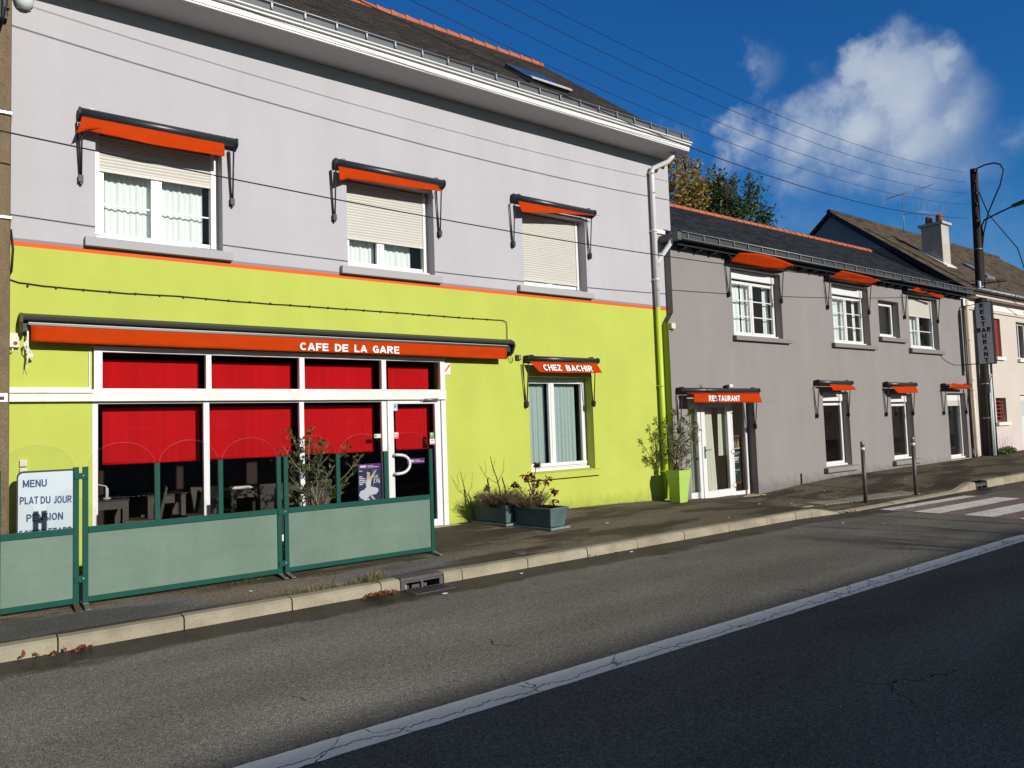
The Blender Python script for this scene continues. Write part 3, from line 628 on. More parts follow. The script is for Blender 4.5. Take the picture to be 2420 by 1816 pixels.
# roof slopes, ridge tiles, soffit, fascia and gutter
ridge = (4.1, 11.05); eave = (-.52, 7.40)
mb = MB(); th = .14
mb.hexa([(-3.1,eave[0],eave[1]),(11.72,eave[0],eave[1]),(11.72,ridge[0],ridge[1]),(-3.1,ridge[0],ridge[1])], [(-3.1,eave[0],eave[1]-th),(11.72,eave[0],eave[1]-th),(11.72,ridge[0],ridge[1]-th),(-3.1,ridge[0],ridge[1]-th)])
mb.hexa([(-3.1,8.7,eave[1]),(11.72,8.7,eave[1]),(11.72,ridge[0],ridge[1]),(-3.1,ridge[0],ridge[1])], [(-3.1,8.7,eave[1]-th),(11.72,8.7,eave[1]-th),(11.72,ridge[0],ridge[1]-th),(-3.1,ridge[0],ridge[1]-th)])
roof = build(mb, 'roof', SLATEBROWN, cafe)
def ridge_tiles(par, x0, x1, y, z, pitch=.36, r=.125):
    m = MB(); x = x0
    while x < x1 - .05:
        e = min(x+pitch+.03, x1); rows = []
        for xx, rr in ((x, r), (e-.07, r*.93), (e-.069, r*1.10), (e, r*1.10)):
            rows.append([(xx, y+rr*math.cos(a), z-.05+rr*math.sin(a)*.95) for a in [R(-25)+R(230)*k/10 for k in range(11)]])
        m.loft(rows, 0, False); x += pitch
    return build(m, 'ridge_tiles', TILE, par, solid=.012)
ridge_tiles(roof, -3.0, 11.72, 4.1, 11.03)
mb = MB(); mb.ext([(-.57,7.195),(-.57,7.21),(.0,7.21),(.0,7.185)], 'x', -3.1, 11.66); build(mb, 'soffit', SOFFIT, cafe)
mb = MB(); mb.box(-3.1, 11.66, -.598, -.572, 7.188, 7.285); mb.box(-3.1, 11.665, -.61, -.5985, 7.212, 7.285); build(mb, 'fascia', WHITE, cafe, bevel=.004)
mb = MB(); mb.box(-3.1, 11.655, -.585, -.45, 7.2855, 7.374); build(mb, 'groove_shade', BLACK, cafe)  # black backing puts the shade of the cornice grooves into colour
mb = MB(); mb.box(11.62, 11.665, -.572, .0, 7.212, 7.36); build(mb, 'verge_board', WHITE, cafe)
def gutter(par, x0, x1, y, z, r, step, m_, mb_, name='gutter'):
    g = MB(); pr = [(y + r*math.cos(a), z + r*math.sin(a)) for a in [R(180)+R(180)*k/8 for k in range(9)]]
    g.loft([[(x0,p[0],p[1]) for p in pr],[(x1,p[0],p[1]) for p in pr]], 0)
    g.tube([(x0,y-r,z+.004),(x1,y-r,z+.004)], .012, 6)
    go = build(g, name, m_, par, solid=.004)
    x = x0 + step*.4; b = MB()
    while x < x1:
        b.box(x-.012, x+.012, y-r-.012, y-r+.006, z-.05, z+.03); b.tube([(x, y-r-.004, z+.028),(x, y-r-.004, z+.045)], .016, 6)
        b.loft([[(x-.012,y+(r+.006)*math.cos(a),z+(r+.006)*math.sin(a)) for a in [R(180)+R(180)*k/6 for k in range(7)]],[(x+.012,y+(r+.006)*math.cos(a),z+(r+.006)*math.sin(a)) for a in [R(180)+R(180)*k/6 for k in range(7)]]])
        x += step
    build(b, 'gutter_brackets', mb_, go)
    return go
# stepped white cornice under a zinc gutter that stands behind a rail with brackets
mb = MB(); mb.box(-3.1, 11.70, -.635, -.586, 7.303, 7.333); mb.box(-3.1, 11.715, -.66, -.586, 7.347, 7.372); build(mb, 'cornice', WHITE, cafe, bevel=.01)
mb = MB(); mb.ext([(-.60,7.373),(-.585,7.50),(-.56,7.505),(-.535,7.373)], 'x', -3.1, 11.69); g = build(mb, 'gutter', DARKZINC, cafe)
mb = MB(); mb.tube([(-3.1,-.615,7.515),(11.69,-.615,7.515)], .013, 6); x = -2.8
while x < 11.69:
    mb.box(x-.012, x+.012, -.622, -.60, 7.375, 7.51); mb.sphere((x,-.628,7.415), (.022,.018,.022), 0, 6, 4); mb.tube([(x,-.615,7.51),(x,-.615,7.54)], .014, 6); x += .46
build(mb, 'gutter_brackets', ZINC, g)
# skylight standing open-lidded above the gutter
sl = (ridge[1]-eave[1])/(ridge[0]-eave[0]); rz = lambda y: eave[1] + (y-eave[0])*sl
def roof_box(mb, x0, x1, y0, y1, h, m=0, lift=-.03):
    nrm = Vector((0, -sl, 1)).normalized()
    b = [Vector((x0,y0,rz(y0))), Vector((x1,y0,rz(y0))), Vector((x1,y1,rz(y1))), Vector((x0,y1,rz(y1)))]
    mb.hexa([p+nrm*lift for p in b], [p+nrm*h for p in b], m)
mb = MB(); roof_box(mb, 8.62, 9.60, .70, 1.52, .10); sk = build(mb, 'skylight', DARKZINC, cafe, bevel=.01)
mb = MB(); roof_box(mb, 8.60, 9.62, .66, .75, .125, 0, .101); build(mb, 'skylight_cap', WHITEDIRTY, sk)
mb = MB(); roof_box(mb, 8.68, 9.54, .78, 1.46, .108, 0, .1005); build(mb, 'pane', GLASS, sk)
# downpipe with the neighbour's branch joining it
mb = MB(); mb.tube([(11.42,-.36,7.19),(11.42,-.36,7.12),(11.36,-.30,7.02),(11.12,-.10,6.90),(11.09,-.08,6.83),(11.09,-.08,4.03)], [.05]*6, 12)
for z in (6.80, 5.60, 4.60): mb.tube([(11.09,-.08,z-.02),(11.09,-.08,z+.02)], .058, 12); mb.box(11.03, 11.06, -.09, .0, z-.012, z+.012)
dp = build(mb, 'downpipe', WHITE, cafe)
mb = MB(); mb.tube([(11.09,-.08,4.03),(11.09,-.08,.2)], .05, 12)
for z in (2.45, .75): mb.tube([(11.09,-.08,z-.02),(11.09,-.08,z+.02)], .058, 12); mb.box(11.03, 11.06, -.09, .0, z-.012, z+.012)
build(mb, 'lower_pipe', mat('lime_pipe', (.50,.62,.06), .5), dp)
mb = MB(); mb.tube([(11.35,-.33,5.42),(11.30,-.28,5.30),(11.14,-.10,4.98),(11.10,-.085,4.90)], .047, 12); build(mb, 'branch_pipe', WHITE, dp)
# upper windows
SY = -.09
window(cafe, *UP[0], 4.205, 5.57, .205, shut=5.09, sill=(1.07,2.79,SY,4.076,4.20), sillmat=SILLGREY, inner_bars=2, curtain=[(1.3,2.5,4.25,5.35,CURTW)], split=.48)
window(cafe, *UP[1], 4.205, 5.57, .205, shut=4.655, sill=(4.34,6.05,SY,4.068,4.19), sillmat=SILLGREY, curtain=[(4.5,5.05,4.25,4.8,CURTW),(5.2,5.7,4.25,4.75,CURTW)], split=.42)
window(cafe, *UP[2], 4.205, 5.57, .205, shut=4.335, sill=(7.61,9.36,SY,4.075,4.19), sillmat=SILLGREY)
cw = window(cafe, CH[0], CH[1], CH[2], CH[3], .205, sill=(7.65,9.365,SY,.795,.912), sillmat=LIME, curtain=[(7.86,8.40,1.0,2.50,CURT),(8.52,9.13,1.0,2.49,CURT)], split=.44)
mb = MB(); mb.box(7.84, 9.22, .155, .20, 1.0, 1.06); build(mb, 'lower_rail', WHITE, cw, bevel=.004)

# shopfront: white frame, tinted panes, red blinds and the glazed door
mb = MB(); ya, yb = -.03, .06
mb.box(1.152, 1.212, ya+.035, yb, .17, 2.20); mb.box(1.166, 1.256, ya, yb, 2.3425, 2.85); mb.box(5.985, 6.072, ya, yb, .17, 2.85)
for a, b in ((2.443,2.510),(3.690,3.763),(4.959,5.033)): mb.box(a, b, ya, yb, 2.355, 2.80)
for a, b in ((2.410,2.483),(3.686,3.752),(4.955,5.036)): mb.box(a, b, ya+.02, yb, .17, 2.20)
mb.box(1.256, 5.985, ya, yb, 2.80, 2.851); mb.box(1.256, 5.985, ya+.004, yb, 2.3425, 2.358); mb.box(1.212, 4.955, ya+.025, yb, 2.172, 2.20); mb.box(1.212, 4.955, ya+.025, yb, .17, .36)
mb.box(1.14, 6.08, ya-.02, ya+.0, 2.853, 2.868)
shop = build(mb, 'shopfront', WHITE, cafe, bevel=.003)
mb = MB(); mb.box(-.6, 6.06, -.075, .06, 2.20, 2.3415); mb.box(-.6, 1.152, -.10, -.0755, 2.298, 2.337); mb.box(-.6, 1.130, -.035, .0, 2.342, 2.366); mb.box(1.113,1.131,-.02,.0,2.366,2.80); build(mb, 'transom_beam', WHITEDIRTY, shop, bevel=.004)
for a, b in ((1.255,2.444),(2.509,3.691),(3.762,4.960),(5.032,5.986)):
    g = MB(); g.box(a, b, .012, .020, 2.356, 2.802); build(g, 'pane', SHOPGLASS, shop)
for a, b in ((1.211,2.411),(2.482,3.687),(3.751,4.956)):
    g = MB(); g.box(a, b, .022, .030, .35, 2.174); build(g, 'pane', SHOPGLASS, shop)
for k, (a, b) in enumerate(((1.290,2.420),(2.541,3.675),(3.844,4.949),(5.20,5.92))):
    s = MB(); s.box(a, b, .245, .248, 2.27, 2.735); build(s, 'blind', REDB, shop)
    if k < 3:
        s = MB(); n = 24; s.loft([[(lerp(a,b,i/n), .25 + .0022*math.sin(i*.7+k*2)*(j/6), lerp(2.13,1.45,j/6)) for i in range(n+1)] for j in range(7)]); s.tube([(a,.25,1.44),(b,.25,1.435)], .016, 8); build(s, 'blind', REDB, shop)
door = None
mb = MB(); frame_rect(mb, 5.046, 5.972, .225, 2.238, .10, -.02, .045, 0, .105); door = build(mb, 'door', WHITE, cafe, bevel=.004)
g = MB(); g.box(5.144, 5.874, .008, .016, .328, 2.14); build(g, 'pane', SHOPGLASS, door)
mb = MB(); hp = [(5.135,-.02,1.365),(5.135,-.085,1.365)] + [(5.15+.215*math.sin(R(180)*k/10)**.8, -.095, 1.222+.143*math.cos(R(180)*k/10)) for k in range(11)] + [(5.135,-.085,1.08),(5.135,-.02,1.08)]
mb.tube(hp, .022, 10); build(mb, 'handle', WHITE, door)
mb = MB(); mb.tube([(5.66,-.06,2.195),(5.90,-.06,2.20)], .026, 8); mb.tube([(5.72,-.06,2.22),(5.76,-.07,2.27),(5.96,-.055,2.285)], .008, 6); mb.box(5.62,5.93,-.045,-.02,2.17,2.225); build(mb, 'door_closer', STEEL, door)
s = MB(); s.box(5.284, 5.881, .19, .193, 1.45, 2.09); s.tube([(5.284,.19,1.44),(5.881,.19,1.44)], .014, 8); build(s, 'blind', REDB, door)
mb = MB(); mb.box(4.95, 6.22, -.14, .10, .10, .222); build(mb, 'threshold', STONE, cafe, bevel=.008)
# interior: wicker tables and chairs
def wicker_table(x, y, w, d, label):
    t = thing('wicker_table', label, 'table', (x, y, .205), 'wicker tables in the cafe')
    m = MB(); m.box(x-w/2, x+w/2, y-d/2, y+d/2, .945, .965); build(m, 'tabletop', TABLETOP, t)
    m = MB(); m.box(x-w/2+.01, x+w/2-.01, y-d/2+.01, y+d/2-.01, .84, .944); build(m, 'skirt', WICKER, t)
    for sx in (-1, 1):
        for sy in (-1, 1):
            m = MB(); cx, cy = x+sx*(w/2-.045), y+sy*(d/2-.045); m.box(cx-.035, cx+.035, cy-.035, cy+.035, .205, .84); build(m, 'leg', WICKER, t)
    return t
def wicker_chair(x, y, rz, label, top=1.02):
    t = thing('wicker_chair', label, 'chair', (x, y, .205), 'wicker chairs in the cafe'); t.rotation_euler[2] = rz
    h = top-.205
    m = MB(); m.hexa([(-.22,-.22,.38),(.22,-.22,.38),(.20,.20,.36),(-.20,.20,.36)], [(-.22,-.22,.46),(.22,-.22,.46),(.20,.20,.44),(-.20,.20,.44)]); build(m, 'seat', WICKER, t, local=True, bevel=.015)
    m = MB(); m.hexa([(-.20,.17,.36),(.20,.17,.36),(.20,.22,.36),(-.20,.22,.36)], [(-.22,.28,h),(.22,.28,h),(.22,.315,h),(-.22,.315,h)]); build(m, 'backrest', WICKER, t, local=True, bevel=.015)
    for sx in (-1, 1):
        for yy in (-.19, .19):
            m = MB(); m.box(sx*.19-.022, sx*.19+.022, yy-.022, yy+.022, 0, .37); build(m, 'leg', WICKER, t, local=True)
    return t
wicker_table(1.18, 1.05, .95, .75, 'wicker table behind the far left pane with a thin lamp on it')
wicker_table(2.16, 1.25, .5, .6, 'small wicker table behind the dark gap of the first pane')
wicker_table(3.28, 1.15, .62, .65, 'wicker table with a red folder on it behind the second pane')
wicker_table(4.02, 1.4, .6, .6, 'wicker table behind the leafy shrub and the third pane')
wicker_chair(1.86, 1.05, R(-98), 'wicker chair leaning back beside the far left table', 1.07)
wicker_chair(2.50, 1.0, R(-72), 'narrow-seeming wicker chair seen edge-on near the first mullion')
wicker_chair(2.86, 1.25, R(15), 'wicker chair with its back to the window behind the first mullion')
wicker_chair(3.62, 1.0, R(170), 'wicker chair right of the table with the red folder')
wicker_chair(4.22, .95, R(175), 'wicker chair behind the leafy shrub at the third pane')
t = thing('desk_lamp', 'thin pale bent-necked lamp on the left wicker table inside the cafe', 'lamp', (1.42, .95, .965))
m = MB(); m.tube([(1.43,.95,.966),(1.43,.95,1.09),(1.42,.95,1.13),(1.24,.97,1.18)], [.022,.02,.008,.008], 8); build(m, 'stem', WHITE, t); m = MB(); m.tube([(1.43,.95,.966),(1.43,.95,.978)], .05, 10); build(m, 'foot', WHITE, t)
m = MB()
for k in range(5): m.box(3.04+.01*k, 3.34-.012*k, 1.0+.01*k, 1.2, .966+.007*k, .972+.007*k, 1 if k == 4 else 0)
tag(build(m, 'paper_stack', [LETTER, REDPAINT], base=(3.2,1.1,.966)), 'stack of papers under a red folder on the wicker table inside', 'papers')

# ------------------------------------------------------------------ the grey restaurant building
rest = thing('restaurant_building', 'long low grey rendered restaurant building with dark slate roof and terracotta ridge', 'building', (18, -.16, .1))
YG = -.16
G_UP = [(13.42,15.275,3.575,5.09),(17.50,19.31,3.575,5.12),(19.82,20.955,3.845,4.86),(21.55,23.37,3.60,5.13)]
G_LO = [(16.80,17.995,.475,2.33),(20.18,21.41,.46,2.28),(23.62,24.90,.30,2.30)]
G_DO = (11.75, 14.005, .03, 2.28)
mb = MB(); wall_mesh(mb, 11.45, 25.06, 3.96, 5.40, YG, .34, G_UP[:0], [(9,0)]) if False else None
def grey_front():
    m = MB(); wall_mesh(m, 11.45, 25.06, -.2, 5.38, YG, .34, G_UP+G_LO+[G_DO], [(9,0)])
    # the lower part of the corner stands a little wider, with a splayed top
    b = [(11.29,YG,-.2),(11.448,YG,-.2),(11.448,.0,-.2),(11.29,.0,-.2)]
    m.poly([(11.29,YG,-.2),(11.45,YG,-.2),(11.45,YG,3.74),(11.29,YG,3.74)], 0); m.poly([(11.29,YG,3.74),(11.45,YG,3.74),(11.45,YG,3.94)], 0)
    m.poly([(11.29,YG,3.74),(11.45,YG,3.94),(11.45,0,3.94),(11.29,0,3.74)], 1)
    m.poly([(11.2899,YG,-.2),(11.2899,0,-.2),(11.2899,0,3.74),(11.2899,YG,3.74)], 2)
    return m
build(grey_front(), 'front_wall', [GREYWALL, DARKGREY, OLIVE], rest)
mb = MB(); mb.box(11.45, 11.66, .18, 5.4, -.2, 5.38); mb.box(24.86, 25.06, .18, 5.4, -.2, 5.38); mb.box(11.45, 25.06, 5.4, 5.6, -.2, 5.5)
mb.hexa([(24.90,YG,5.38),(24.90,5.6,5.38),(24.90,2.55,7.25)], [(25.06,YG,5.38),(25.06,5.6,5.38),(25.06,2.55,7.25)]); build(mb, 'rear_wall', GREYWALL, rest)
mb = MB(); mb.box(11.66, 24.86, .18, 5.4, -.1, .06); build(mb, 'ground_floor', mat('restaurant_floor', (.52,.43,.32), .5, .1, 3), rest)
mb = MB(); mb.box(11.66, 24.86, .18, 5.4, 2.75, 2.9); build(mb, 'ceiling', INTBEIGE, rest)
mb = MB(); mb.box(11.66, 24.86, 2.3, 2.4, 1.0, 2.75); mb.box(15.0, 15.1, .18, 3.4, .06, 2.75); mb.box(11.66, 24.86, 2.6, 2.7, 2.9, 5.3); mb.box(16.2, 16.3, .18, 2.6, 2.9, 5.3); mb.box(20.6+.38, 21.08, .19, 2.6, 2.9, 5.3)
mb.box(14.2, 14.3, .19, 2.3, .06, 2.75)
build(mb, 'partition', INTBEIGE, rest)
mb = MB(); mb.box(11.66, 24.86, 2.28, 2.4, .06, .999)
build(mb, 'dado', INTDADO, rest)
mb = MB(); ge = (-.36, 5.46); gr = (2.55, 7.40)
mb.hexa([(11.46,ge[0],ge[1]),(25.10,ge[0],ge[1]),(25.10,gr[0],gr[1]),(11.46,gr[0],gr[1])], [(11.46,ge[0],ge[1]-.1),(25.10,ge[0],ge[1]-.1),(25.10,gr[0],gr[1]-.1),(11.46,gr[0],gr[1]-.1)])
mb.hexa([(11.46,6.0,ge[1]),(25.10,6.0,ge[1]),(25.10,gr[0],gr[1]),(11.46,gr[0],gr[1])], [(11.46,6.0,ge[1]-.1),(25.10,6.0,ge[1]-.1),(25.10,gr[0],gr[1]-.1),(11.46,gr[0],gr[1]-.1)])
roof2 = build(mb, 'roof', SLATEDARK, rest)
ridge_tiles(roof2, 11.48, 25.0, 2.55, 7.40, .33, .10)
mb = MB(); mb.hexa([(24.92,ge[0],ge[1]+.01),(25.10,ge[0],ge[1]+.01),(25.10,gr[0],gr[1]+.01),(24.92,gr[0],gr[1]+.01)], [(24.92,ge[0],ge[1]+.05),(25.10,ge[0],ge[1]+.05),(25.10,gr[0],gr[1]+.05),(24.92,gr[0],gr[1]+.05)]); build(mb, 'flashing', DARKZINC, roof2)
mb = MB(); mb.ext([(-.36,5.30),(-.36,5.36),(-.16,5.40),(-.16,5.36)], 'x', 11.46, 25.06)
x = 11.7
while x < 25: mb.box(x, x+.06, -.335, -.161, 5.27, 5.335); x += .48
build(mb, 'eaves', BLACK, rest)
mb = MB(); mb.ext([(-.50,5.385),(-.485,5.525),(-.46,5.53),(-.40,5.385)], 'x', 11.42, 25.09); gg = build(mb, 'gutter', mat('gutter_face', (.038,.042,.045), .55), rest)
mb = MB(); mb.tube([(11.42,-.513,5.535),(25.09,-.513,5.535)], .014, 6); mb.tube([(11.42,-.515,5.392),(25.09,-.515,5.392)], .013, 6); x = 11.6
while x < 25.09: mb.box(x-.011, x+.011, -.52, -.49, 5.385, 5.54); mb.sphere((x,-.52,5.43), (.016,.014,.016), 0, 6, 4); x += .50
build(mb, 'gutter_brackets', mat('pale_zinc', (.20,.21,.21), .45, .1, 4, 0, 0, .4, .3), gg)
mb = MB(); mb.box(11.30, 11.44, -.34, .0, 5.38, 5.53); mb.box(11.31, 11.42, -.50, -.34, 5.36, 5.52); build(mb, 'hopper', DARKZINC, rest, bevel=.008)
mb = MB(); mb.box(11.20, 11.70, -.05, .0, 5.58, 5.66); build(mb, 'abutment_flashing', WHITEDIRTY, rest, bevel=.005)
YF = .025
window(rest, *G_UP[0], YF, muntins=2, box=.20, sill=(13.37,15.50,YG-.10,3.46,3.57), sillmat=SILLDARK, curtain=[(13.6,14.1,3.65,4.85,CURTW),(14.15,14.62,3.65,4.85,CURTW),(15.0,15.2,3.65,4.85,CURTW)])
window(rest, *G_UP[1], YF, muntins=2, box=.24, sill=(17.36,19.49,YG-.10,3.46,3.57), sillmat=SILLDARK, curtain=[(17.6,18.55,3.65,4.85,CURTW),(19.0,19.2,3.65,4.85,CURTW)])
window(rest, *G_UP[2], YF, sashes=1, sill=(19.74,21.21,YG-.10,3.72,3.84), sillmat=SILLDARK)
window(rest, *G_UP[3], YF, muntins=2, shut=4.56, sill=(21.41,23.51,YG-.10,3.46,3.59), sillmat=SILLDARK, curtain=[(21.7,22.6,3.65,4.6,CURTW)])
for k, (a, b, c, d) in enumerate(G_LO):
    window(rest, a, b, c, d, YF, sashes=1, box=.22, shut=(1.92 if k == 2 else None), sill=((a-.12, b+.22, YG-.11, c-.12, c-.003) if k < 2 else (a-.02, b+.0, YG-.02, c-.10, c-.003)), sillmat=(GREYWALL if k < 2 else STONE))
# glazed double door of the restaurant
def rdoor():
    m = MB(); x0, x1 = 11.76, 13.93; frame_rect(m, x0, x1, .065, 2.27, .05, YF, YF+.07)
    d = build(m, 'door', WHITE, rest, bevel=.003)
    for i, (a, b) in enumerate(((11.81,12.33),(12.35,13.36))):
        s = MB(); frame_rect(s, a, b, .085, 2.13, .125 if i else .10, YF-.03, YF+.04, 0, .15); build(s, 'leaf', WHITE, d, bevel=.004)
        g = MB(); g.box(a+.09, b-.115, YF+.0, YF+.008, .225, 2.01); build(g, 'pane', GLASS, d)
    s = MB(); s.box(11.81, 13.42, YF-.02, YF+.05, 2.13, 2.22); build(s, 'transom', WHITE, d)
    s = MB(); frame_rect(s, 13.39, 13.93, .085, 2.22, .045, YF-.01, YF+.04, 0, .07); build(s, 'side_light', WHITE, d); g = MB(); g.box(13.43,13.89,YF+.012,YF+.018,.15,2.18); build(g, 'pane', GLASS, d)
    s = MB(); s.box(12.40, 12.45, YF-.042, YF-.03, .93, 1.18); s.tube([(12.425,YF-.035,1.10),(12.425,YF-.085,1.10),(12.56,YF-.085,1.105)], .011, 8); build(s, 'handle', STEEL, d)
    for z in (.30, 1.03, 1.92): s = MB(); s.box(13.30,13.40,YF-.05,YF-.03,z-.03,z+.03); s.tube([(13.37,YF-.045,z-.07),(13.37,YF-.045,z+.07)], .012, 8); build(s, 'hinge', WHITE, d)
    for a, b, z0, z1 in ((11.92,12.40,.2,2.07),(12.54,12.86,.2,2.08),(13.10,13.40,.95,2.08)):
        s = MB(); wavy(s, a, b, YF+.11, z0, z1, .010, .11, drift=(.10 if z0 < .5 else -.03)); build(s, 'curtain', CURTB, d)
    s = MB(); s.box(11.70, 14.02, YG-.16, YF+.02, -.06, .066); build(s, 'threshold', STONE, d, bevel=.006)
rdoor()

# ------------------------------------------------------------------ the pale pink house beyond
pink = thing('pink_house', 'pale pink rendered house with mossy steep slate roof and tall white chimney', 'building', (29, 0, .3))
P_H = [(27.75,28.32,3.54,4.86),(29.72,30.9,3.52,4.85),(27.5,28.35,1.335,2.15),(29.62,30.7,.3,2.25)]
mb = MB(); wall_mesh(mb, 25.07, 40, -.2, 5.42, -.05, .3, P_H, [(1.05,1),(9,0)]); build(mb, 'front_wall', [PINKWALL, PINKLOW], pink)
mb = MB(); mb.hexa([(25.12,-.05,5.0),(25.12,8.2,5.0),(25.12,8.2,5.4),(25.12,4.0,9.02),(25.12,-.05,5.5)], [(25.4,-.05,5.0),(25.4,8.2,5.0),(25.4,8.2,5.4),(25.4,4.0,9.02),(25.4,-.05,5.5)]); mb.box(25.12, 25.4, .25, 8.2, -.2, 5.0); build(mb, 'gable_wall', mat('grey_gable', (.24,.25,.27), .9, .05), pink)
mb = MB(); mb.box(25.12, 40, 8.0, 8.2, -.2, 5.4); mb.box(25.4, 40, 3.0, 3.1, .1, 5.4); mb.box(25.4, 40, .25, 8, 2.7, 2.85); mb.box(25.4, 40, .25, 8, 5.3, 5.4); mb.box(39.8, 40, .25, 8, -.2, 5.4); build(mb, 'rear_wall', INTWALL, pink)
pe = (-.42, 5.56); pr_ = (4.0, 9.18)
mb = MB()
mb.hexa([(25.02,pe[0],pe[1]),(40.2,pe[0],pe[1]),(40.2,pr_[0],pr_[1]),(25.02,pr_[0],pr_[1])], [(25.02,pe[0],pe[1]-.12),(40.2,pe[0],pe[1]-.12),(40.2,pr_[0],pr_[1]-.12),(25.02,pr_[0],pr_[1]-.12)])
mb.hexa([(25.02,8.5,pe[1]),(40.2,8.5,pe[1]),(40.2,pr_[0],pr_[1]),(25.02,pr_[0],pr_[1])], [(25.02,8.5,pe[1]-.12),(40.2,8.5,pe[1]-.12),(40.2,pr_[0],pr_[1]-.12),(25.02,pr_[0],pr_[1]-.12)])
proof = build(mb, 'roof', SLATEMOSS, pink)
mb = MB(); mb.hexa([(25.0,pe[0]-.01,pe[1]-.20),(25.06,pe[0]-.01,pe[1]-.20),(25.06,pr_[0],pr_[1]-.16),(25.0,pr_[0],pr_[1]-.16)], [(25.0,pe[0]-.01,pe[1]+.012),(25.06,pe[0]-.01,pe[1]+.012),(25.06,pr_[0],pr_[1]+.012),(25.0,pr_[0],pr_[1]+.012)]); build(mb, 'verge', BLACK, proof)
mb = MB(); mb.tube([(25.02,4.0,9.17),(40.2,4.0,9.17)], .09, 8); build(mb, 'ridge', SLATEMOSS, proof)
mb = MB(); mb.box(27.5, 28.1, 1.26, 1.94, 6.6, 8.40); ch = build(mb, 'chimney', mat('chimney_render', (.47,.43,.39), .9, .14, 2.5, 0, 0, .1, streak=.10), pink, bevel=.01)
mb = MB(); mb.box(27.42, 28.18, 1.18, 2.02, 8.40, 8.49); build(mb, 'chimney_cap', MATS['chimney_render'], ch, bevel=.01)
for y in (1.42, 1.78): mb = MB(); mb.tube([(27.8,y,8.48),(27.8,y,8.80)], [.125,.11], 12); build(mb, 'chimney_pot', mat('old_pot', (.20,.085,.05), .85, .25, 9), ch)
mb = MB(); rzp = lambda y: pe[1]+(y-pe[0])*(pr_[1]-pe[1])/(pr_[0]-pe[0]); mb.hexa([(27.42,1.12,rzp(1.12)+.01),(28.2,1.12,rzp(1.12)+.01),(28.2,1.26,rzp(1.26)+.01),(27.42,1.26,rzp(1.26)+.01)],[(27.42,1.12,rzp(1.12)+.04),(28.2,1.12,rzp(1.12)+.04),(28.2,1.26,rzp(1.26)+.06),(27.42,1.26,rzp(1.26)+.06)]); mb.hexa([(27.40,1.2,rzp(1.2)+.01),(27.5,1.2,rzp(1.2)+.01),(27.5,2.05,rzp(2.05)+.01),(27.40,2.05,rzp(2.05)+.01)],[(27.40,1.2,rzp(1.2)+.05),(27.5,1.2,rzp(1.2)+.06),(27.5,2.05,rzp(2.05)+.06),(27.40,2.05,rzp(2.05)+.05)]); build(mb, 'chimney_flashing', WHITEDIRTY, ch)
mb = MB(); mb.hexa([(30.2,.9,rzp(.9)),(30.9,.9,rzp(.9)),(30.9,1.7,rzp(1.7)),(30.2,1.7,rzp(1.7))],[(30.2,.9,rzp(.9)+.09),(30.9,.9,rzp(.9)+.09),(30.9,1.7,rzp(1.7)+.09),(30.2,1.7,rzp(1.7)+.09)]); build(mb, 'skylight', ZINC, proof)
mb = MB(); mb.box(25.6, 40, -.40, -.06, 5.38, 5.46); mb.box(25.6, 40, -.10, -.051, 5.02, 5.10); build(mb, 'soffit', PINKWALL, pink)
mb = MB(); mb.box(25.12, 40, -.115, -.0505, 5.10, 5.38); build(mb, 'frieze', mat('cream_frieze', (.74,.69,.62), .8), pink)
gutter(pink, 25.4, 40, -.48, 5.60, .075, .6, ZINC, ZINC)
def simple_win(par, h, y, m_frame, shut=None):
    m = MB(); frame_rect(m, h[0]+.003, h[1]-.003, h[2]+.003, h[3]-.003, .07, y, y+.06); m.box((h[0]+h[1])/2-.03, (h[0]+h[1])/2+.03, y, y+.06, h[2]+.07, h[3]-.07); w = build(m, 'window', m_frame, par)
    g = MB(); g.box(h[0]+.05, h[1]-.05, y+.02, y+.026, h[2]+.05, h[3]-.05); build(g, 'pane', GLASS, w)
    s = MB(); s.box(h[0]-.08, h[1]+.12, -.14, -.04, h[2]-.11, h[2]-.002); build(s, 'sill', mat('cream_sill', (.72,.68,.62), .8), w, bevel=.005)
    return w
w = simple_win(pink, P_H[1], .1, WHITE)
for x in (29.72-.02,): s = MB(); s.box(x, x+.045, -.045, .10, 3.53, 4.84); build(s, 'shutter', REDPAINT, w)
s = MB(); s.box(27.76, 28.31, .03, .07, 3.545, 4.855); sh = build(s, 'shutter', REDPAINT, pink); s = MB(); s.box(27.67, 28.42, -.14, -.04, 3.43, 3.538); build(s, 'sill', MATS['cream_sill'], sh, bevel=.005)
w = simple_win(pink, P_H[2], .12, REDPAINT)
s = MB()
for k in range(5): z = lerp(1.52, 2.03, k/4); s.tube([(27.51,.0,z),(28.12,.0,z)], .014, 6)
s.tube([(28.12,.0,2.05),(28.12,.0,1.47),(28.22,-.01,1.45)], .014, 6); build(s, 'grille', GRILLE, w)
s = MB(); s.box(29.63, 30.69, .05, .10, .3, 2.245); d = build(s, 'door', mat('pale_door', (.60,.63,.62), .5), pink); s = MB(); s.box(29.78, 30.5, .045, .0505, 1.5, 2.05); build(s, 'pane', GLASS, d)
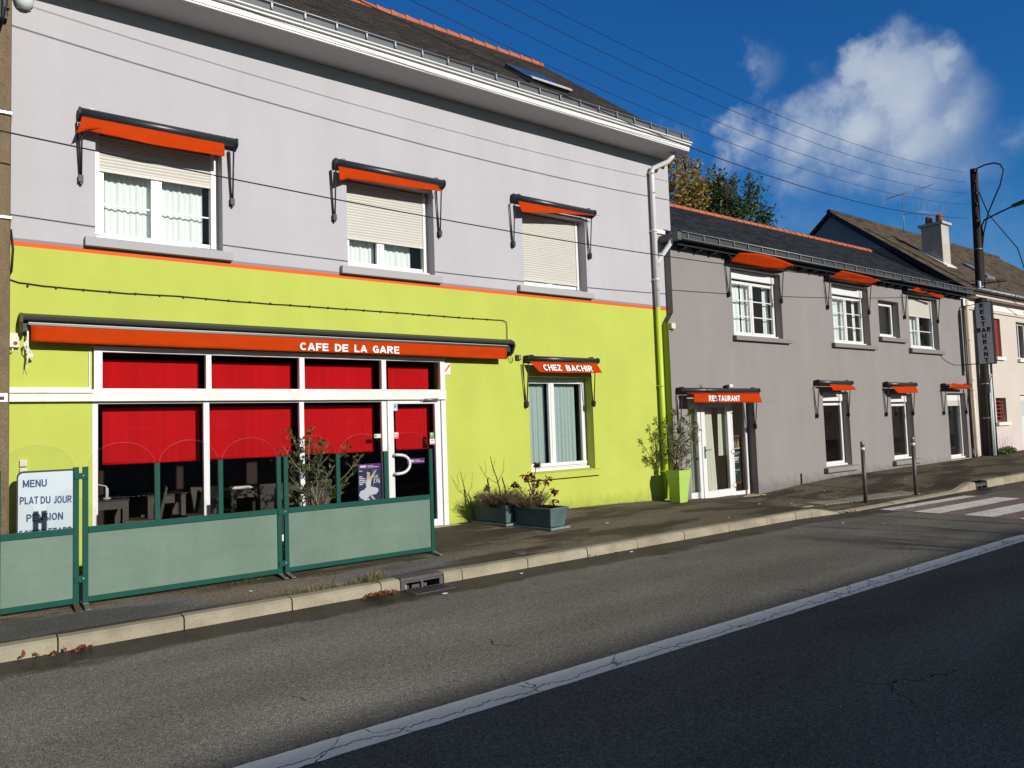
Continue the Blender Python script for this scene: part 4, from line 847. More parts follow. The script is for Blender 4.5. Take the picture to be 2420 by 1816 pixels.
# rain pipes in the narrow gap between grey house and pole
def pipe_(name, label, x, y, r, z1, m_, cat='pipe', z0=.2, seg=10):
    m = MB(); m.tube([(x,y,z0),(x,y,z1)], r, seg)
    for z in (z0+.5, z0+1.9, z0+3.4):
        if z < z1: m.tube([(x,y,z-.02),(x,y,z+.02)], r*1.18, seg)
    return build(m, name, m_, pink if cat is None else None, base=(x,y,z0))
mb = MB(); mb.tube([(25.17,-.13,.2),(25.17,-.13,.62)], .072, 10); mb.tube([(25.17,-.13,.62),(25.17,-.13,5.3)], .055, 10); build(mb, 'downpipe', BLACK, rest)
mb = MB(); mb.tube([(25.55,-.13,.22),(25.55,-.13,.55),(25.55,-.13,5.3)], [.05,.055,.055], 12)
for z in (.9, 2.4, 4.0): mb.tube([(25.55,-.13,z-.02),(25.55,-.13,z+.02)], .064, 12)
build(mb, 'downpipe', BEIGEPVC, pink)
mb = MB(); mb.tube([(25.34,-.08,.25),(25.34,-.08,5.0)], .018, 8); mb.tube([(25.41,-.08,.25),(25.41,-.08,4.4)], .014, 8); build(mb, 'conduit', BEIGEPVC, pink)

# ------------------------------------------------------------------ awnings
def fabric(name, rows, par, m=ORANGE, sub=6, solid=.004):
    """rows of (x, y, z) points; each row is resampled so that the cloth can sag a little"""
    def resample(r, n):
        out = []
        for i in range(n+1):
            t = i/n*(len(r)-1); k = min(int(t), len(r)-2); out.append(tuple(Vector(r[k]).lerp(Vector(r[k+1]), t-k)))
        return out
    n = 60; rr = [resample(r, n) for r in rows]; full = []
    for a, b in zip(rr, rr[1:]):
        for j in range(sub): full.append([tuple(Vector(p).lerp(Vector(q), j/sub)) for p, q in zip(a, b)])
    full.append(rr[-1]); nr = len(full)
    ph = random.uniform(0, 9)
    full = [[(p[0], p[1] + .013*noise.noise(Vector((p[0]*2.2+ph, j*.35, 0)))*min(1, j/3) + .006*noise.noise(Vector((p[0]*8+ph, j*.2, 3)))*min(1, j/3), p[2]) for p in r] for j, r in enumerate(full)]
    mb = MB(); mb.loft(full); return build(mb, name, m, par, solid=solid)
def cassette(par, xa, xb, y0, zt, zb, depth=.135):
    m = MB(); r = (zt-zb)/2; zc = (zt+zb)/2; yc = y0-depth+r
    pr = [(y0-.015, zt-.012)] + [(yc + r*math.cos(a), zc + r*math.sin(a)) for a in [R(90)+R(180)*k/10 for k in range(11)]] + [(y0-.015, zb+.006)]
    m.ext(pr, 'x', xa+.02, xb-.02); c = build(m, 'cassette', ANTHRA, par)
    for p in c.data.polygons:
        if len(p.vertices) == 4: p.use_smooth = True
    for x in (xa, xb-.02):
        e = MB()
        pr2 = [(y0-.005, zt+.006)] + [(yc + (r+.006)*math.cos(a), zc + (r+.006)*math.sin(a)) for a in [R(90)+R(180)*k/8 for k in range(9)]] + [(y0-.005, zb-.03)]
        e.ext(pr2, 'x', x, x+.02); build(e, 'end_cap', BLACK, c)
    e = MB()
    for x in (xa+.11, xb-.16): e.box(x, x+.06, y0-.075, y0-.002, zt-.002, zt+.022)
    build(e, 'bracket', ANTHRA, c)
    return c
def arm(par, x, y0, ztop, zpiv, splay=.05, depth=.13):
    m = MB(); m.tube([(x, y0-depth, ztop),(x, y0-.05, zpiv+.03)], .011, 6); m.tube([(x-splay, y0-.03, ztop-.05),(x-.012, y0-.04, zpiv+.03)], .010, 6)
    m.box(x-.03, x+.022, y0-.07, y0-.001, zpiv-.03, zpiv+.055); m.box(x-.012, x+.012, y0-.06, y0-.02, zpiv-.055, zpiv-.03)
    return build(m, 'arm', BLACK, par)
def awning(label, xa, xb, y0, zt, zb, piv, rows, armx=None, group='orange awnings over the windows', depth=.135, splay=.05, extra=None):
    t = thing('awning', label, 'awning', ((xa+xb)/2, y0, zb), group)
    c = cassette(t, xa, xb, y0, zt, zb, depth)
    for x in (armx or (xa+.03, xb-.05)): arm(t, x, y0, zb, piv, splay, depth*.9)
    f = fabric('canvas', rows, t)
    return t, f
awning('wide orange awning with dark cassette over the upper left window of the pale grey wall', 1.0, 2.86, 0, 5.755, 5.63, 4.875,
    [[(1.025,-.135,5.625),(1.30,-.138,5.627),(1.6,-.138,5.628),(1.9,-.138,5.63),(2.3,-.138,5.63),(2.672,-.14,5.63)], [(1.00,-.20,5.50),(1.30,-.172,5.53),(1.6,-.17,5.53),(1.9,-.17,5.53),(2.3,-.17,5.53),(2.668,-.17,5.53)], [(.962,-.22,5.378),(1.08,-.175,5.452),(1.35,-.185,5.436),(1.78,-.19,5.418),(2.25,-.185,5.43),(2.663,-.18,5.442)]], armx=(1.03,2.80))
awning('orange awning half rolled over the upper middle window with half-closed shutter', 4.26, 6.13, 0, 5.765, 5.64, 4.875,
    [[(4.285,-.13,5.635),(4.6,-.13,5.638),(5.0,-.13,5.64),(5.5,-.13,5.64),(5.965,-.13,5.64)], [(4.275,-.21,5.396),(4.43,-.15,5.465),(4.927,-.165,5.484),(5.5,-.18,5.50),(6.01,-.20,5.525)]], armx=(4.255,6.05))
awning('orange awning tapering to the right over the fully shuttered upper right window', 7.53, 9.45, 0, 5.775, 5.655, 4.885,
    [[(7.592,-.13,5.645),(8.1,-.13,5.65),(8.6,-.13,5.655),(9.0,-.13,5.655),(9.2,-.13,5.657)], [(7.615,-.20,5.436),(8.05,-.17,5.49),(8.5,-.17,5.55),(9.0,-.18,5.60),(9.454,-.22,5.636)]], armx=(7.53,9.33))
# large shop awning
t = thing('shop_awning', 'long dark awning with orange valance lettered CAFE DE LA GARE above the shopfront', 'awning', (3.9, 0, 3.0))
mb = MB(); pr = [(-.005,3.215),(-.09,3.21),(-.19,3.165),(-.215,3.13),(-.20,3.115),(-.13,3.12),(-.12,3.0),(-.005,2.98)]
mb.ext(pr, 'x', .45, 7.335); build(mb, 'cassette', mat('awning_hood', (.030,.034,.034), .45), t)
for x in (.42, 7.335):
    mb = MB(); mb.ext([(-.003,3.222),(-.095,3.215),(-.20,3.165),(-.225,3.10),(-.16,2.98),(-.08,2.93),(-.003,2.93)], 'x', x, x+.03); build(mb, 'end_cap', mat('awning_endcap', (.06,.065,.03), .5), t, bevel=.004)
mb = MB(); mb.box(.50, 7.22, -.212, -.165, 3.062, 3.085); mb.box(.50, 7.22, -.205, -.17, 3.087, 3.094, 1); build(mb, 'front_bar', [ANTHRA, mat('pale_strip', (.50,.52,.40), .4)], t)
mb = MB(); mb.tube([(.5,-.17,3.04),(7.2,-.17,3.04)], .028, 8); build(mb, 'roller', BLACK, t)
va = fabric('valance', [[(.523,-.20,3.060),(7.19,-.20,3.055)], [(.526,-.205,2.875),(2.0,-.20,2.866),(4.5,-.202,2.868),(7.185,-.205,2.860)]], t)
mb = MB()
for s, a, b in (('CAFE', 3.633, 4.046), ('DE', 4.142, 4.347), ('LA', 4.441, 4.641), ('GARE', 4.732, 5.168)): mb = MB(); text_mesh(mb, s, (a,-.2145,2.886), (1,0,-.0006), (0,0,1), w=b-a, h=.108, bold=.045); build(mb, 'lettering', LETTER, va)
# CHEZ BACHIR
t, f = awning('orange awning lettered CHEZ BACHIR over the lime wall window with green curtains', 7.69, 9.375, 0, 2.95, 2.855, 2.10,
    [[(7.713,-.14,2.848),(8.3,-.14,2.848),(9.281,-.14,2.85)], [(7.84,-.245,2.655),(8.46,-.25,2.651),(9.32,-.245,2.666)]], armx=(7.70,9.27), splay=.07)
mb = MB(); nrm = Vector((0,-.105,-.195)).normalized()
for s, a, b in (('CHEZ', 7.945, 8.352), ('BACHIR', 8.462, 9.095)): mb = MB(); text_mesh(mb, s, (a,-.2475,2.682), (1,0,.002), (0,.47,1), w=b-a, h=.122, bold=.045, ext=.004); build(mb, 'lettering', LETTER, f)
# RESTAURANT
t, f = awning('orange awning lettered RESTAURANT above the glazed double door of the grey building', 11.42, 14.06, YG, 2.40, 2.30, 1.55,
    [[(11.50,-.30,2.300),(12.7,-.30,2.30),(14.03,-.30,2.30)], [(11.56,-.50,2.255),(12.7,-.50,2.255),(13.745,-.50,2.258)], [(11.54,-.51,2.096),(12.6,-.51,2.076),(13.785,-.51,2.075)]], armx=(11.45,13.95), group='orange awnings over the windows', depth=.145)
mb = MB(); text_mesh(mb, 'RESTAURANT', (11.99,-.518,2.112), (1,0,-.004), (0,.03,1), w=1.02, h=.116, bold=.045, ext=.003); build(mb, 'lettering', LETTER, f)
# upper grey row
def tri(label, xa, xb, piv, rows, zt=5.30, zb=5.17, armx=None, y=YG): return awning(label, xa, xb, y, zt, zb, piv, rows, armx=armx, splay=.07, depth=.15)
tri('wind-lifted orange awning over the widest upper window of the grey building', 13.22, 15.33, 4.45, [[(13.287,-.50,5.314),(13.8,-.52,5.36),(14.307,-.53,5.369),(14.9,-.52,5.32),(15.33,-.52,5.255)], [(13.186,-.32,5.15),(13.5,-.33,5.13),(13.8,-.34,5.127),(14.4,-.36,5.125),(14.953,-.38,5.147)]], armx=(13.26,15.22))
tri('wind-lifted orange awning over the second upper window of the grey building', 17.18, 19.31, 4.45, [[(17.45,-.50,5.351),(18.0,-.52,5.335),(18.6,-.52,5.315),(19.0,-.52,5.295),(19.32,-.52,5.272)], [(17.124,-.32,5.165),(17.5,-.33,5.155),(17.857,-.35,5.155),(18.4,-.37,5.155),(18.963,-.40,5.16)]], armx=(17.22,19.24))
tri('orange awning with a thin flipped edge over the half-shuttered upper window near the pole', 21.24, 23.52, 4.45, [[(21.299,-.40,5.215),(21.628,-.42,5.309),(21.846,-.42,5.236),(22.5,-.43,5.222),(23.219,-.44,5.186)], [(21.31,-.36,5.19),(21.6,-.37,5.195),(21.9,-.38,5.19),(22.3,-.38,5.18),(23.151,-.40,5.097)]], armx=(21.22,23.28))
tri('small orange awning over the first low window right of the restaurant door', 16.43, 18.02, 1.74, [[(16.45,-.30,2.505),(17.1,-.30,2.505),(17.72,-.30,2.50)], [(16.68,-.44,2.50),(17.2,-.45,2.485),(17.70,-.45,2.47)], [(16.748,-.47,2.342),(17.3,-.47,2.35),(17.843,-.47,2.370)]], 2.605, 2.51, (16.45,17.88))
tri('small orange awning over the middle low window behind the two bollards', 19.79, 21.46, 1.72, [[(19.78,-.30,2.475),(20.5,-.30,2.475),(21.12,-.30,2.48)], [(19.80,-.41,2.455),(20.5,-.41,2.46),(21.13,-.41,2.462)], [(20.03,-.44,2.284),(20.6,-.44,2.288),(21.18,-.44,2.298)]], 2.59, 2.485, (19.82,21.33))
tri('crumpled upturned orange awning over the low window nearest the pole', 23.23, 25.02, 1.70, [[(23.394,-.45,2.591),(23.8,-.46,2.56),(24.2,-.46,2.535),(24.631,-.46,2.515)], [(23.16,-.40,2.436),(23.6,-.42,2.436),(24.1,-.42,2.43),(24.56,-.42,2.428)]], 2.575, 2.475, (23.26,24.80))

# ------------------------------------------------------------------ wind-screen barriers of the terrace
def barrier(label, x0, x1, mids, y=-1.85):
    t = thing('terrace_barrier', label, 'barrier', ((x0+x1)/2, y, .15), 'green framed wind screens of the terrace')
    zt, zr0, zr1, zb0, zb1 = 1.482, .848, .905, .195, .245; w = .048
    m = MB(); ya, yb = y-.022, y+.022
    m.box(x0, x0+w, ya, yb, zb0-.01, zt); m.box(x1-w, x1, ya, yb, zb0-.01, zt); m.box(x0+w, x1-w, ya, yb, zr0, zr1); m.box(x0+w, x1-w, ya, yb, zb0, zb1)
    for a in mids: m.box(a, a+w, ya, yb, zr1, zt)
    build(m, 'frame', GREENF, t, bevel=.003)
    g = MB(); g.box(x0+w-.004, x1-w+.004, y-.006, y+.006, zb1-.004, zr0+.004); build(g, 'frosted_panel', FROST, t)
    ed = [x0] + list(mids) + [x1-w]
    for a, b in zip(ed, ed[1:]):
        xl, xr = a+w-.003, b+.003; cx = (xl+xr)/2; rx = (xr-xl)/2; pts = [(xl, zr1), (xr, zr1), (xr, zt-.01)] + [(cx+rx*math.cos(th), zt-.01+.232*math.sin(th)) for th in [math.pi*k/24 for k in range(1, 24)]] + [(xl, zt-.01)]
        g = MB(); g.ext(pts, 'y', y-.003, y+.003); pn = build(g, 'arched_pane', ACRYLIC, t)
        e = MB(); e.tube([(p[0], y, p[1]) for p in pts[2:]], .0007, 5); build(e, 'pane_edge', EDGE, pn)
    for x, mm in ((x0+w/2, STEEL), (x1-w/2, RUST if x1 < 1 else STEEL)):
        f = MB(); zg = zpave(x, y)
        f.hexa([(x-.022,y-.05,zb0-.012),(x+.022,y-.05,zb0-.012),(x+.022,y+.05,zb0-.012),(x-.022,y+.05,zb0-.012)], [(x-.022,y-.05,zb0-.006),(x+.022,y-.05,zb0-.006),(x+.022,y+.05,zb0-.006),(x-.022,y+.05,zb0-.006)])
        for s in (-1, 1):
            f.loft([[(x-.022,y+s*.04,zb0-.008),(x+.022,y+s*.04,zb0-.008)], [(x-.022,y+s*.16,zg+.012),(x+.022,y+s*.16,zg+.012)], [(x-.022,y+s*.22,zg+.010),(x+.022,y+s*.22,zg+.010)]], 0, False)
        build(f, 'foot', mm, t, solid=.008)
    return t
b1 = barrier('short wind screen panel at the left edge in front of the menu board', .165, .826, [])
b2 = barrier('long middle wind screen panel in front of the first two shopfront panes', .856, 2.778, [1.490, 2.107])
b3 = barrier('long right wind screen panel in front of the leafy shrub and the glass door', 2.810, 4.730, [3.430, 4.050])
for par, xc in ((b2, .841), (b3, 2.794)):
    for z in (1.395, .42) if par is b2 else (.865, .30):
        m = MB(); m.box(xc-.055, xc+.055, -1.885, -1.874, z-.03, z+.03, 0); m.tube([(xc+.02,-1.885,z+.005),(xc+.02,-1.891,z+.005)], .007, 6, 1); build(m, 'clamp', [GREENF, LETTER], par, bevel=.002)

# ------------------------------------------------------------------ menu board on the terrace
t = thing('menu_board', 'white rounded menu board with blue capitals behind the left wind screen', 'sign', (.66, -.36, .22))
def rrect(x0, x1, z0, z1, r, n=7):
    pts = []
    for cx, cz, a0 in ((x1-r, z1-r, 0), (x0+r, z1-r, 90), (x0+r, z0+r, 180), (x1-r, z0+r, 270)): pts += [(cx+r*math.cos(R(a0+90*k/n)), cz+r*math.sin(R(a0+90*k/n))) for k in range(n+1)]
    return pts
m = MB(); m.ext(rrect(.392, .962, 0.412, 1.422, 0.062), 'y', -.362, -.33); build(m, 'frame', BLACK, t)
m = MB(); m.ext(rrect(.405, .949, 0.432, 1.402, 0.051), 'y', -.366, -.3625); pl = build(m, 'board', mat('board_white', (0.5152,0.5796,0.6256), .5, .03), t)
for x in (.42, .86):
    m = MB(); m.hexa([(x,-.33,.21),(x+.03,-.33,.21),(x+.03,-.10,.21),(x,-.10,.21)], [(x,-.33,1.2),(x+.03,-.33,1.2),(x+.03,-.30,1.2),(x,-.30,1.2)]); m.hexa([(x,-.10,.21),(x+.03,-.10,.21),(x+.03,-.07,.21),(x,-.07,.21)], [(x,-.29,1.2),(x+.03,-.29,1.2),(x+.03,-.26,1.2),(x,-.26,1.2)]); build(m, 'leg', BLACK, t)
m = MB()
for s, x, z, wd in (('MENU', 0.446, 1.245, 0.223), ('PLAT', 0.420, 1.062, 0.170), ('DU', 0.611, 1.055, 0.093), ('JOUR', 0.735, 1.047, 0.173), ('PENSION', 0.481, 0.869, 0.343), ('SOIREE', 0.414, 0.699, 0.242), ('ETAPE', 0.684, 0.699, 0.221)): text_mesh(m, s, (x,-.3675,z), (1,0,-.02), (0,0,1), w=wd, h=.082, pen=.19)
build(m, 'lettering', mat('blue_letters', (.018,.050,.16), .6), pl)

# ------------------------------------------------------------------ poles and wires
def steelband(mb, x, y, z, r, m=0): mb.tube([(x,y,z-.02),(x,y,z+.02)], r, 14, m)
t = thing('concrete_pole', 'brown concrete utility pole with steel bands at the left edge', 'utility pole', (.13, -.72, .2))
m = MB(); m.hexa([(-.07,-.88,0),(.305,-.88,0),(.305,-.56,0),(-.07,-.56,0)], [(-.03,-.85,9.5),(.27,-.85,9.5),(.27,-.59,9.5),(-.03,-.59,9.5)])
m.v = [(x + (.035 if z > 5 and x > .1 else 0), y, z) for x, y, z in m.v]
build(m, 'shaft', CONCRETE, t, bevel=.03)
for z in (5.21, 4.09):
    m = MB(); m.box(-.075, .318, -.895, -.55, z-.018, z+.018); build(m, 'band', mat('shiny_band', (.75,.75,.75), .25, .1, 30, 0, 0, .5, .6), t, bevel=.01)
m = MB(); m.box(-.02, .26, -.95, -.87, 6.20, 6.62)
for k in range(9): m.tube([(-.02+.035*k, -.97, 6.62-.03*(k % 3)), (-.01+.033*k, -.99, 6.34-.05*(k % 4)), (.05+.02*k, -.96, 6.16-.03*(k % 3))], .011, 6)
for x in (.02, .14, .25): m.box(x-.03, x+.03, -.99, -.93, 6.30, 6.40)
build(m, 'cable_clamp', BLACK, t)
m = MB(); m.tube([(.05,-.95,6.25),(.12,-.97,6.05),(.17,-.97,6.02),(.19,-.95,6.2)], .010, 6); m.tube([(.31,-.75,4.0),(.33,-.77,3.78),(.32,-.70,3.56),(.29,-.66,3.50)], .012, 6); build(m, 'loose_cable', RUBBER, t)
m = MB(); m.box(.20, .29, -.887, -.879, 2.16, 2.25, 0); m.box(.22, .26, -.889, -.887, 2.18, 2.215, 1); build(m, 'sticker', [LETTER, BLACK], t)
t = thing('wall_lamp', 'round pale bulkhead lamp high on the wall beside the concrete pole', 'lamp', (.45, 0, 6.9)); m = MB(); m.sphere((.45,-.07,6.93), (.10,.08,.12), 0, 14, 8); build(m, 'globe', mat('lamp_glass', (.62,.66,.66), .3), t); m = MB(); m.box(.38,.52,-.03,-.0,6.83,7.03); build(m, 'base', WHITE, t)

# tall dark pole at the right with insulators, lamp and cables
PX, PY = 26.2, -.2
t = thing('utility_pole', 'tall dark timber utility pole carrying the overhead wires by the pink house', 'utility pole', (PX, PY, .29))
lean = lambda z: PX + .22*(z/9.7)
m = MB(); m.tube([(lean(z), PY-.01*z, z) for z in (-.1, 2, 4, 6, 8, 9.68)], [.135,.13,.125,.12,.115,.11], 16); build(m, 'shaft', WOOD, t)
INS = [(9.577,), (9.216,), (8.844,), (8.477,), (8.057,)]
for (z,) in INS:
    m = MB(); x = lean(z); m.tube([(x,PY-.11,z),(x-.02,PY-.02,z)], .02, 6); m.box(x-.16, x+.02, PY-.18, PY-.13, z-.02, z+.02); m.tube([(x-.12,PY-.155,z-.06),(x-.12,PY-.155,z-.02),(x-.12,PY-.155,z+.05)], [.035,.05,.03], 10); build(m, 'insulator', BLACK, t)
m = MB(); x = lean(9.7); m.tube([(x,PY-.1,9.66),(x,PY-.45,9.72),(x,-.889,9.70),(x,-1.06,9.60),(x,-1.145,9.40),(x,-1.02,8.95),(x,-.80,8.5),(x,-.615,8.11),(x,-.45,7.5),(x,-.36,6.9),(x,-.34,6.2)], .024, 6)
for k in range(4): m.tube([(x-.06,PY-.14+.01*k,9.55-.36*k),(x-.10,PY-.02+.005*k,9.40-.36*k),(x-.06,PY-.12,9.22-.36*k)], .010, 5)
m.tube([(x,PY-.14,9.1),(x,-.62,8.1),(x+.5,-1.2,6.9),(28.5,-1.0,5.7),(29.8,-.3,5.12)], .016, 6); m.tube([(x-.02,PY-.17,8.0),(x-.02,PY-.17,2.5),(x-.06,PY-.17,.3)], .02, 6); m.tube([(x+.05,PY-.16,7.8),(x+.03,PY-.17,.3)], .024, 6, 0)
build(m, 'cables', RUBBER, t)
m = MB(); m.tube([(x+.0,-.42,7.4),(x,-.40,7.75),(x,-.50,7.93),(x,-.9,8.05),(x,-1.33,8.17)], .026, 8); ar = build(m, 'lamp_arm', BLACK, t)
m = MB(); m.hexa([(x-.09,-1.30,8.12),(x+.09,-1.30,8.12),(x+.12,-1.95,8.20),(x-.12,-1.95,8.20)], [(x-.06,-1.30,8.22),(x+.06,-1.30,8.22),(x+.08,-1.95,8.36),(x-.08,-1.95,8.36)]); build(m, 'lamp_head', mat('lamp_green', (.02,.085,.06), .4), ar, bevel=.03)
m = MB(); m.tube([(x-.02,.06,5.895),(x-.02,-.55,5.86),(x-.02,-1.0,5.835)], .022, 6); m.tube([(x,-.72,5.9),(x,-.78,5.84),(x,-.75,5.62)], .01, 5); build(m, 'crossbar', BLACK, t)
for z in (7.0, 5.75, 4.4, 2.6, 1.5): m = MB(); steelband(m, lean(z), PY-.01*z, z, .137 if z < 5 else .128); build(m, 'band', ZINC, t)
m = MB(); m.tube([(26.03,-.36,5.55),(26.03,-.36,5.9)], .05, 8); m.tube([(26.24,-.37,.3),(26.3,-.37,2.9)], .05, 10); m.tube([(26.16,-.37,.3),(26.2,-.37,2.3)], .02, 8); build(m, 'protective_pipe', PALEPIPE, t)
# overhead wires: straight in plan from the pole towards the camera's left, sagging
def wire(label, pts, r=.011):
    def cat(t):   # quadratic through the knots' heights
        return t
    m = MB(); out = []
    for a, b in zip(pts, pts[1:]):
        n = 14
        for i in range(n): out.append(tuple(Vector(a).lerp(Vector(b), i/n)))
    out.append(pts[-1]); m.tube(out, r, 5)
    return tag(build(m, 'overhead_wire', RUBBER, base=pts[0]), label, 'wire', 'overhead wires')
WY = lambda x: -.2 - .0787*(26.1-x)
def wirez(kn):           # smooth quadratic height through three knots
    (x0,z0),(x1,z1),(x2,z2) = kn
    def f(x): return z0*(x-x1)*(x-x2)/((x0-x1)*(x0-x2)) + z1*(x-x0)*(x-x2)/((x1-x0)*(x1-x2)) + z2*(x-x0)*(x-x1)/((x2-x0)*(x2-x1))
    return f
WIRES = [('overhead wire fixed highest on the dark pole', [(7.03,8.19),(12.22,8.22),(26.05,9.53)]), ('overhead wire fixed second from the top of the dark pole', [(6.25,7.91),(12.2,7.90),(26.05,9.19)]), ('overhead wire fixed third from the top of the dark pole', [(5.44,7.63),(12.17,7.54),(26.05,8.83)]),
         ('overhead wire fixed fourth from the top of the dark pole', [(4.69,7.35),(12.14,7.21),(26.05,8.46)]), ('thicker lowest overhead wire skimming the eaves corner of the cafe', [(5.62,6.95),(10.72,6.80),(26.0,8.00)])]
for i, (lb, kn) in enumerate(WIRES):
    f = wirez(kn); xs = [-8 + 34.0*k/24 for k in range(25)]
    m = MB(); m.tube([(x, WY(x), f(x)) for x in xs], .0085 if i == 4 else .0048, 5); tag(build(m, 'overhead_wire', RUBBER, base=(26, -.2, f(26))), lb, 'wire', 'overhead wires')
kz = wirez([(.30,4.83),(9.9,4.72),(24.0,5.60)]); KY = lambda x: -1.35 + .013*x
m = MB(); m.tube([(x, KY(x), kz(x)) for x in [-6 + 32.1*k/30 for k in range(31)]], .0085, 5); tag(build(m, 'overhead_wire', RUBBER, base=(26.1,-1.0,5.8)), 'lowest black cable crossing in front of all the upper windows', 'wire', 'overhead wires')
# cable clipped to the lime wall
m = MB(); pts = [(.33,-.02,3.60),(.42,-.02,3.572),(.664,-.02,3.555),(1.08,-.02,3.544),(1.541,-.02,3.539),(2.116,-.02,3.552),(2.9,-.02,3.538),(3.65,-.02,3.541),(4.5,-.02,3.545),(5.338,-.02,3.547),(6.37,-.02,3.541),(7.25,-.02,3.549),(7.33,-.02,3.53),(7.344,-.02,3.47),(7.34,-.02,3.20)]
fine = []
for a, b in zip(pts, pts[1:]):
    for i in range(5): p = Vector(a).lerp(Vector(b), i/5); fine.append((p.x, p.y, p.z + .005*noise.noise(Vector((p.x*7,0,0)))))
m.tube(fine + [pts[-1]], .006, 5)
for k in range(24): x = .5+.28*k; m.box(x-.01, x+.01, -.028, .0, 3.532, 3.556)
tag(build(m, 'wall_cable', RUBBER, base=(3.8,0,3.54)), 'thin black cable clipped along the lime wall above the long awning', 'cable')

# hanging double-sided sign
t = thing('hanging_sign', 'tall grey box sign reading RESTAURANT and BAR on brackets by the dark pole', 'sign', (24.9, -.16, 4.1))
SX = 24.90
m = MB(); m.box(SX-.0, SX+.17, -1.045, -.60, 3.150, 5.075); cs = build(m, 'case', BLACK, t, bevel=.008)
for s, xx in ((-1, SX-.004), (1, SX+.174)): m = MB(); m.box(xx-.002, xx+.002, -1.025, -.617, 3.175, 5.05); build(m, 'face', mat('sign_face', (.62,.62,.64), .5, .05, 3), cs)
m = MB(); m.tube([(SX+.08,-.60,5.03),(SX+.08,-.20,5.03),(SX+.0,-.165,4.98),(SX-.0,-.165,4.90)], .014, 6); m.tube([(SX+.08,-.60,3.19),(SX+.08,-.165,3.19)], .014, 6); build(m, 'bracket', BLACK, t)
m = MB(); yc = -.81
def slab(s, y, z, w, h):      # stencil-style slab capitals: letter plus serifs split by a gap
    text_mesh(m, s, (SX-.0075, y+w/2, z), (0,-1,0), (0,0,1), w=w, h=h, pen=.24)
    feet = {'R':((-.5,0),(.5,0),(-.5,1)),'E':((-.5,0),(-.5,1)),'T':((0,0),),'A':((-.5,0),(.5,0)),'U':((-.5,1),(.5,1)),'N':((-.5,0),(.5,1),(-.5,1)),'B':((-.5,0),(-.5,1)),'S':()}[s]
    for fx, fz in feet:
        yy = y - fx*(w-.02); zz = z if fz == 0 else z+h-.012; m.box(SX-.009, SX-.0045, yy-.026, yy+.026, zz, zz+.012)
for k, s in enumerate('RESTAURANT'): slab(s, yc + .004*(4.5-k), 4.885-.1866*k, .115, .140)
slab('B', -.675, 4.139, .105, .140); slab('R', -.945, 4.139, .105, .140)
build(m, 'lettering', BLACK, cs)
m = MB(); m.tube([(SX+.16,-.9,3.15),(25.6,-.7,2.9),(25.9,-.45,2.5),(26.05,-.36,2.2)], .01, 5); m.tube([(23.2,-.19,3.5),(23.6,-.18,3.3),(24.2,-.175,3.17),(24.9,-.175,3.18)], .006, 5); tag(build(m, 'sign_cable', RUBBER, base=(25,-.5,3)), 'loose cable looping from the hanging sign to the pole', 'cable')

# TV antenna on the pink house ridge
t = thing('tv_antenna', 'television antenna on a thin mast behind the white chimney', 'antenna', (30.7, 4.0, 9.1))
m = MB(); m.tube([(30.7,4.0,8.9),(30.83,4.0,10.62)], .016, 6); build(m, 'mast', ZINC, t)
m = MB(); m.tube([(29.9,4.3,10.50),(31.7,3.2,11.10)], .016, 5)
for k in range(12): a = Vector((29.9,4.3,10.50)).lerp(Vector((31.7,3.2,11.10)), .15+k/13); m.tube([a+Vector((-.10,-.16,0)), a+Vector((.10,.16,0))], .006, 4)
for z in (-.16, .0, .16): m.tube([(29.55,4.35,10.48+z),(30.2,4.2,10.52+z)], .010, 4)
build(m, 'upper_yagi', ZINC, t)
m = MB(); m.tube([(30.75,4.0,9.92),(31.4,3.6,10.02),(32.4,3.0,9.95)], .016, 5)
for k in range(6): a = Vector((31.2,3.7,10.0)).lerp(Vector((32.4,3.0,9.95)), k/5); m.tube([a+Vector((0,0,-.34)), a+Vector((0,0,.34+.1*(k == 1)))], .009, 4)
build(m, 'lower_yagi', ZINC, t)

# ------------------------------------------------------------------ small fittings on the walls
t = thing('alarm_box', 'cream alarm box with a dark red spot at the left end of the long awning', 'alarm', (.375, 0, 2.82)); m = MB(); m.box(.328,.42,-.07,-.0,2.818,2.982); build(m, 'casing', BEIGEPVC, t, bevel=.006)
m = MB(); m.tube([(.385,-.0705,2.865),(.385,-.078,2.865)], .021, 14); build(m, 'spot', REDPAINT, t); m = MB(); m.tube([(.355,-.03,2.82),(.36,-.04,2.78),(.345,-.03,2.76),(.33,-.0,2.77)], .009, 6); build(m, 'lead', BEIGEPVC, t)
m = MB(); m.tube([(.497,-.13,3.05),(.497,-.13,2.90),(.50,-.13,2.72),(.49,-.12,2.62)], .010, 6)
for k in range(4):
    o = k*.006; m.tube([(.50,-.13-o,2.90),(.46+o,-.14,2.86),(.47,-.14-o,2.80),(.52+o*2,-.14,2.70),(.545+o,-.13,2.71),(.53,-.14,2.76),(.49,-.14,2.84),(.50,-.13-o,2.90)], .005, 5)
m.tube([(.49,-.12,2.62),(.475,-.11,2.55)], .003, 4); m.tube([(.49,-.12,2.62),(.515,-.11,2.55)], .003, 4)
tag(build(m, 'coiled_cable', LETTER, base=(.5,-.12,2.6)), 'white coiled cable hanging below the left end of the long awning', 'cable')
for z, lb in ((1.505, 'cream push-button box on the lime wall, upper of two'), (1.415, 'cream push-button box on the lime wall, lower of two behind the menu board')):
    t = thing('bell_box', lb, 'switch', (.467, 0, z), 'cream button boxes'); m = MB(); m.box(.433,.502,-.045,-.0,z-.038,z+.038); build(m, 'casing', BEIGEPVC, t, bevel=.004); m = MB(); m.box(.446,.489,-.049,-.0455,z-.024,z+.026); build(m, 'button', CREAM, t)
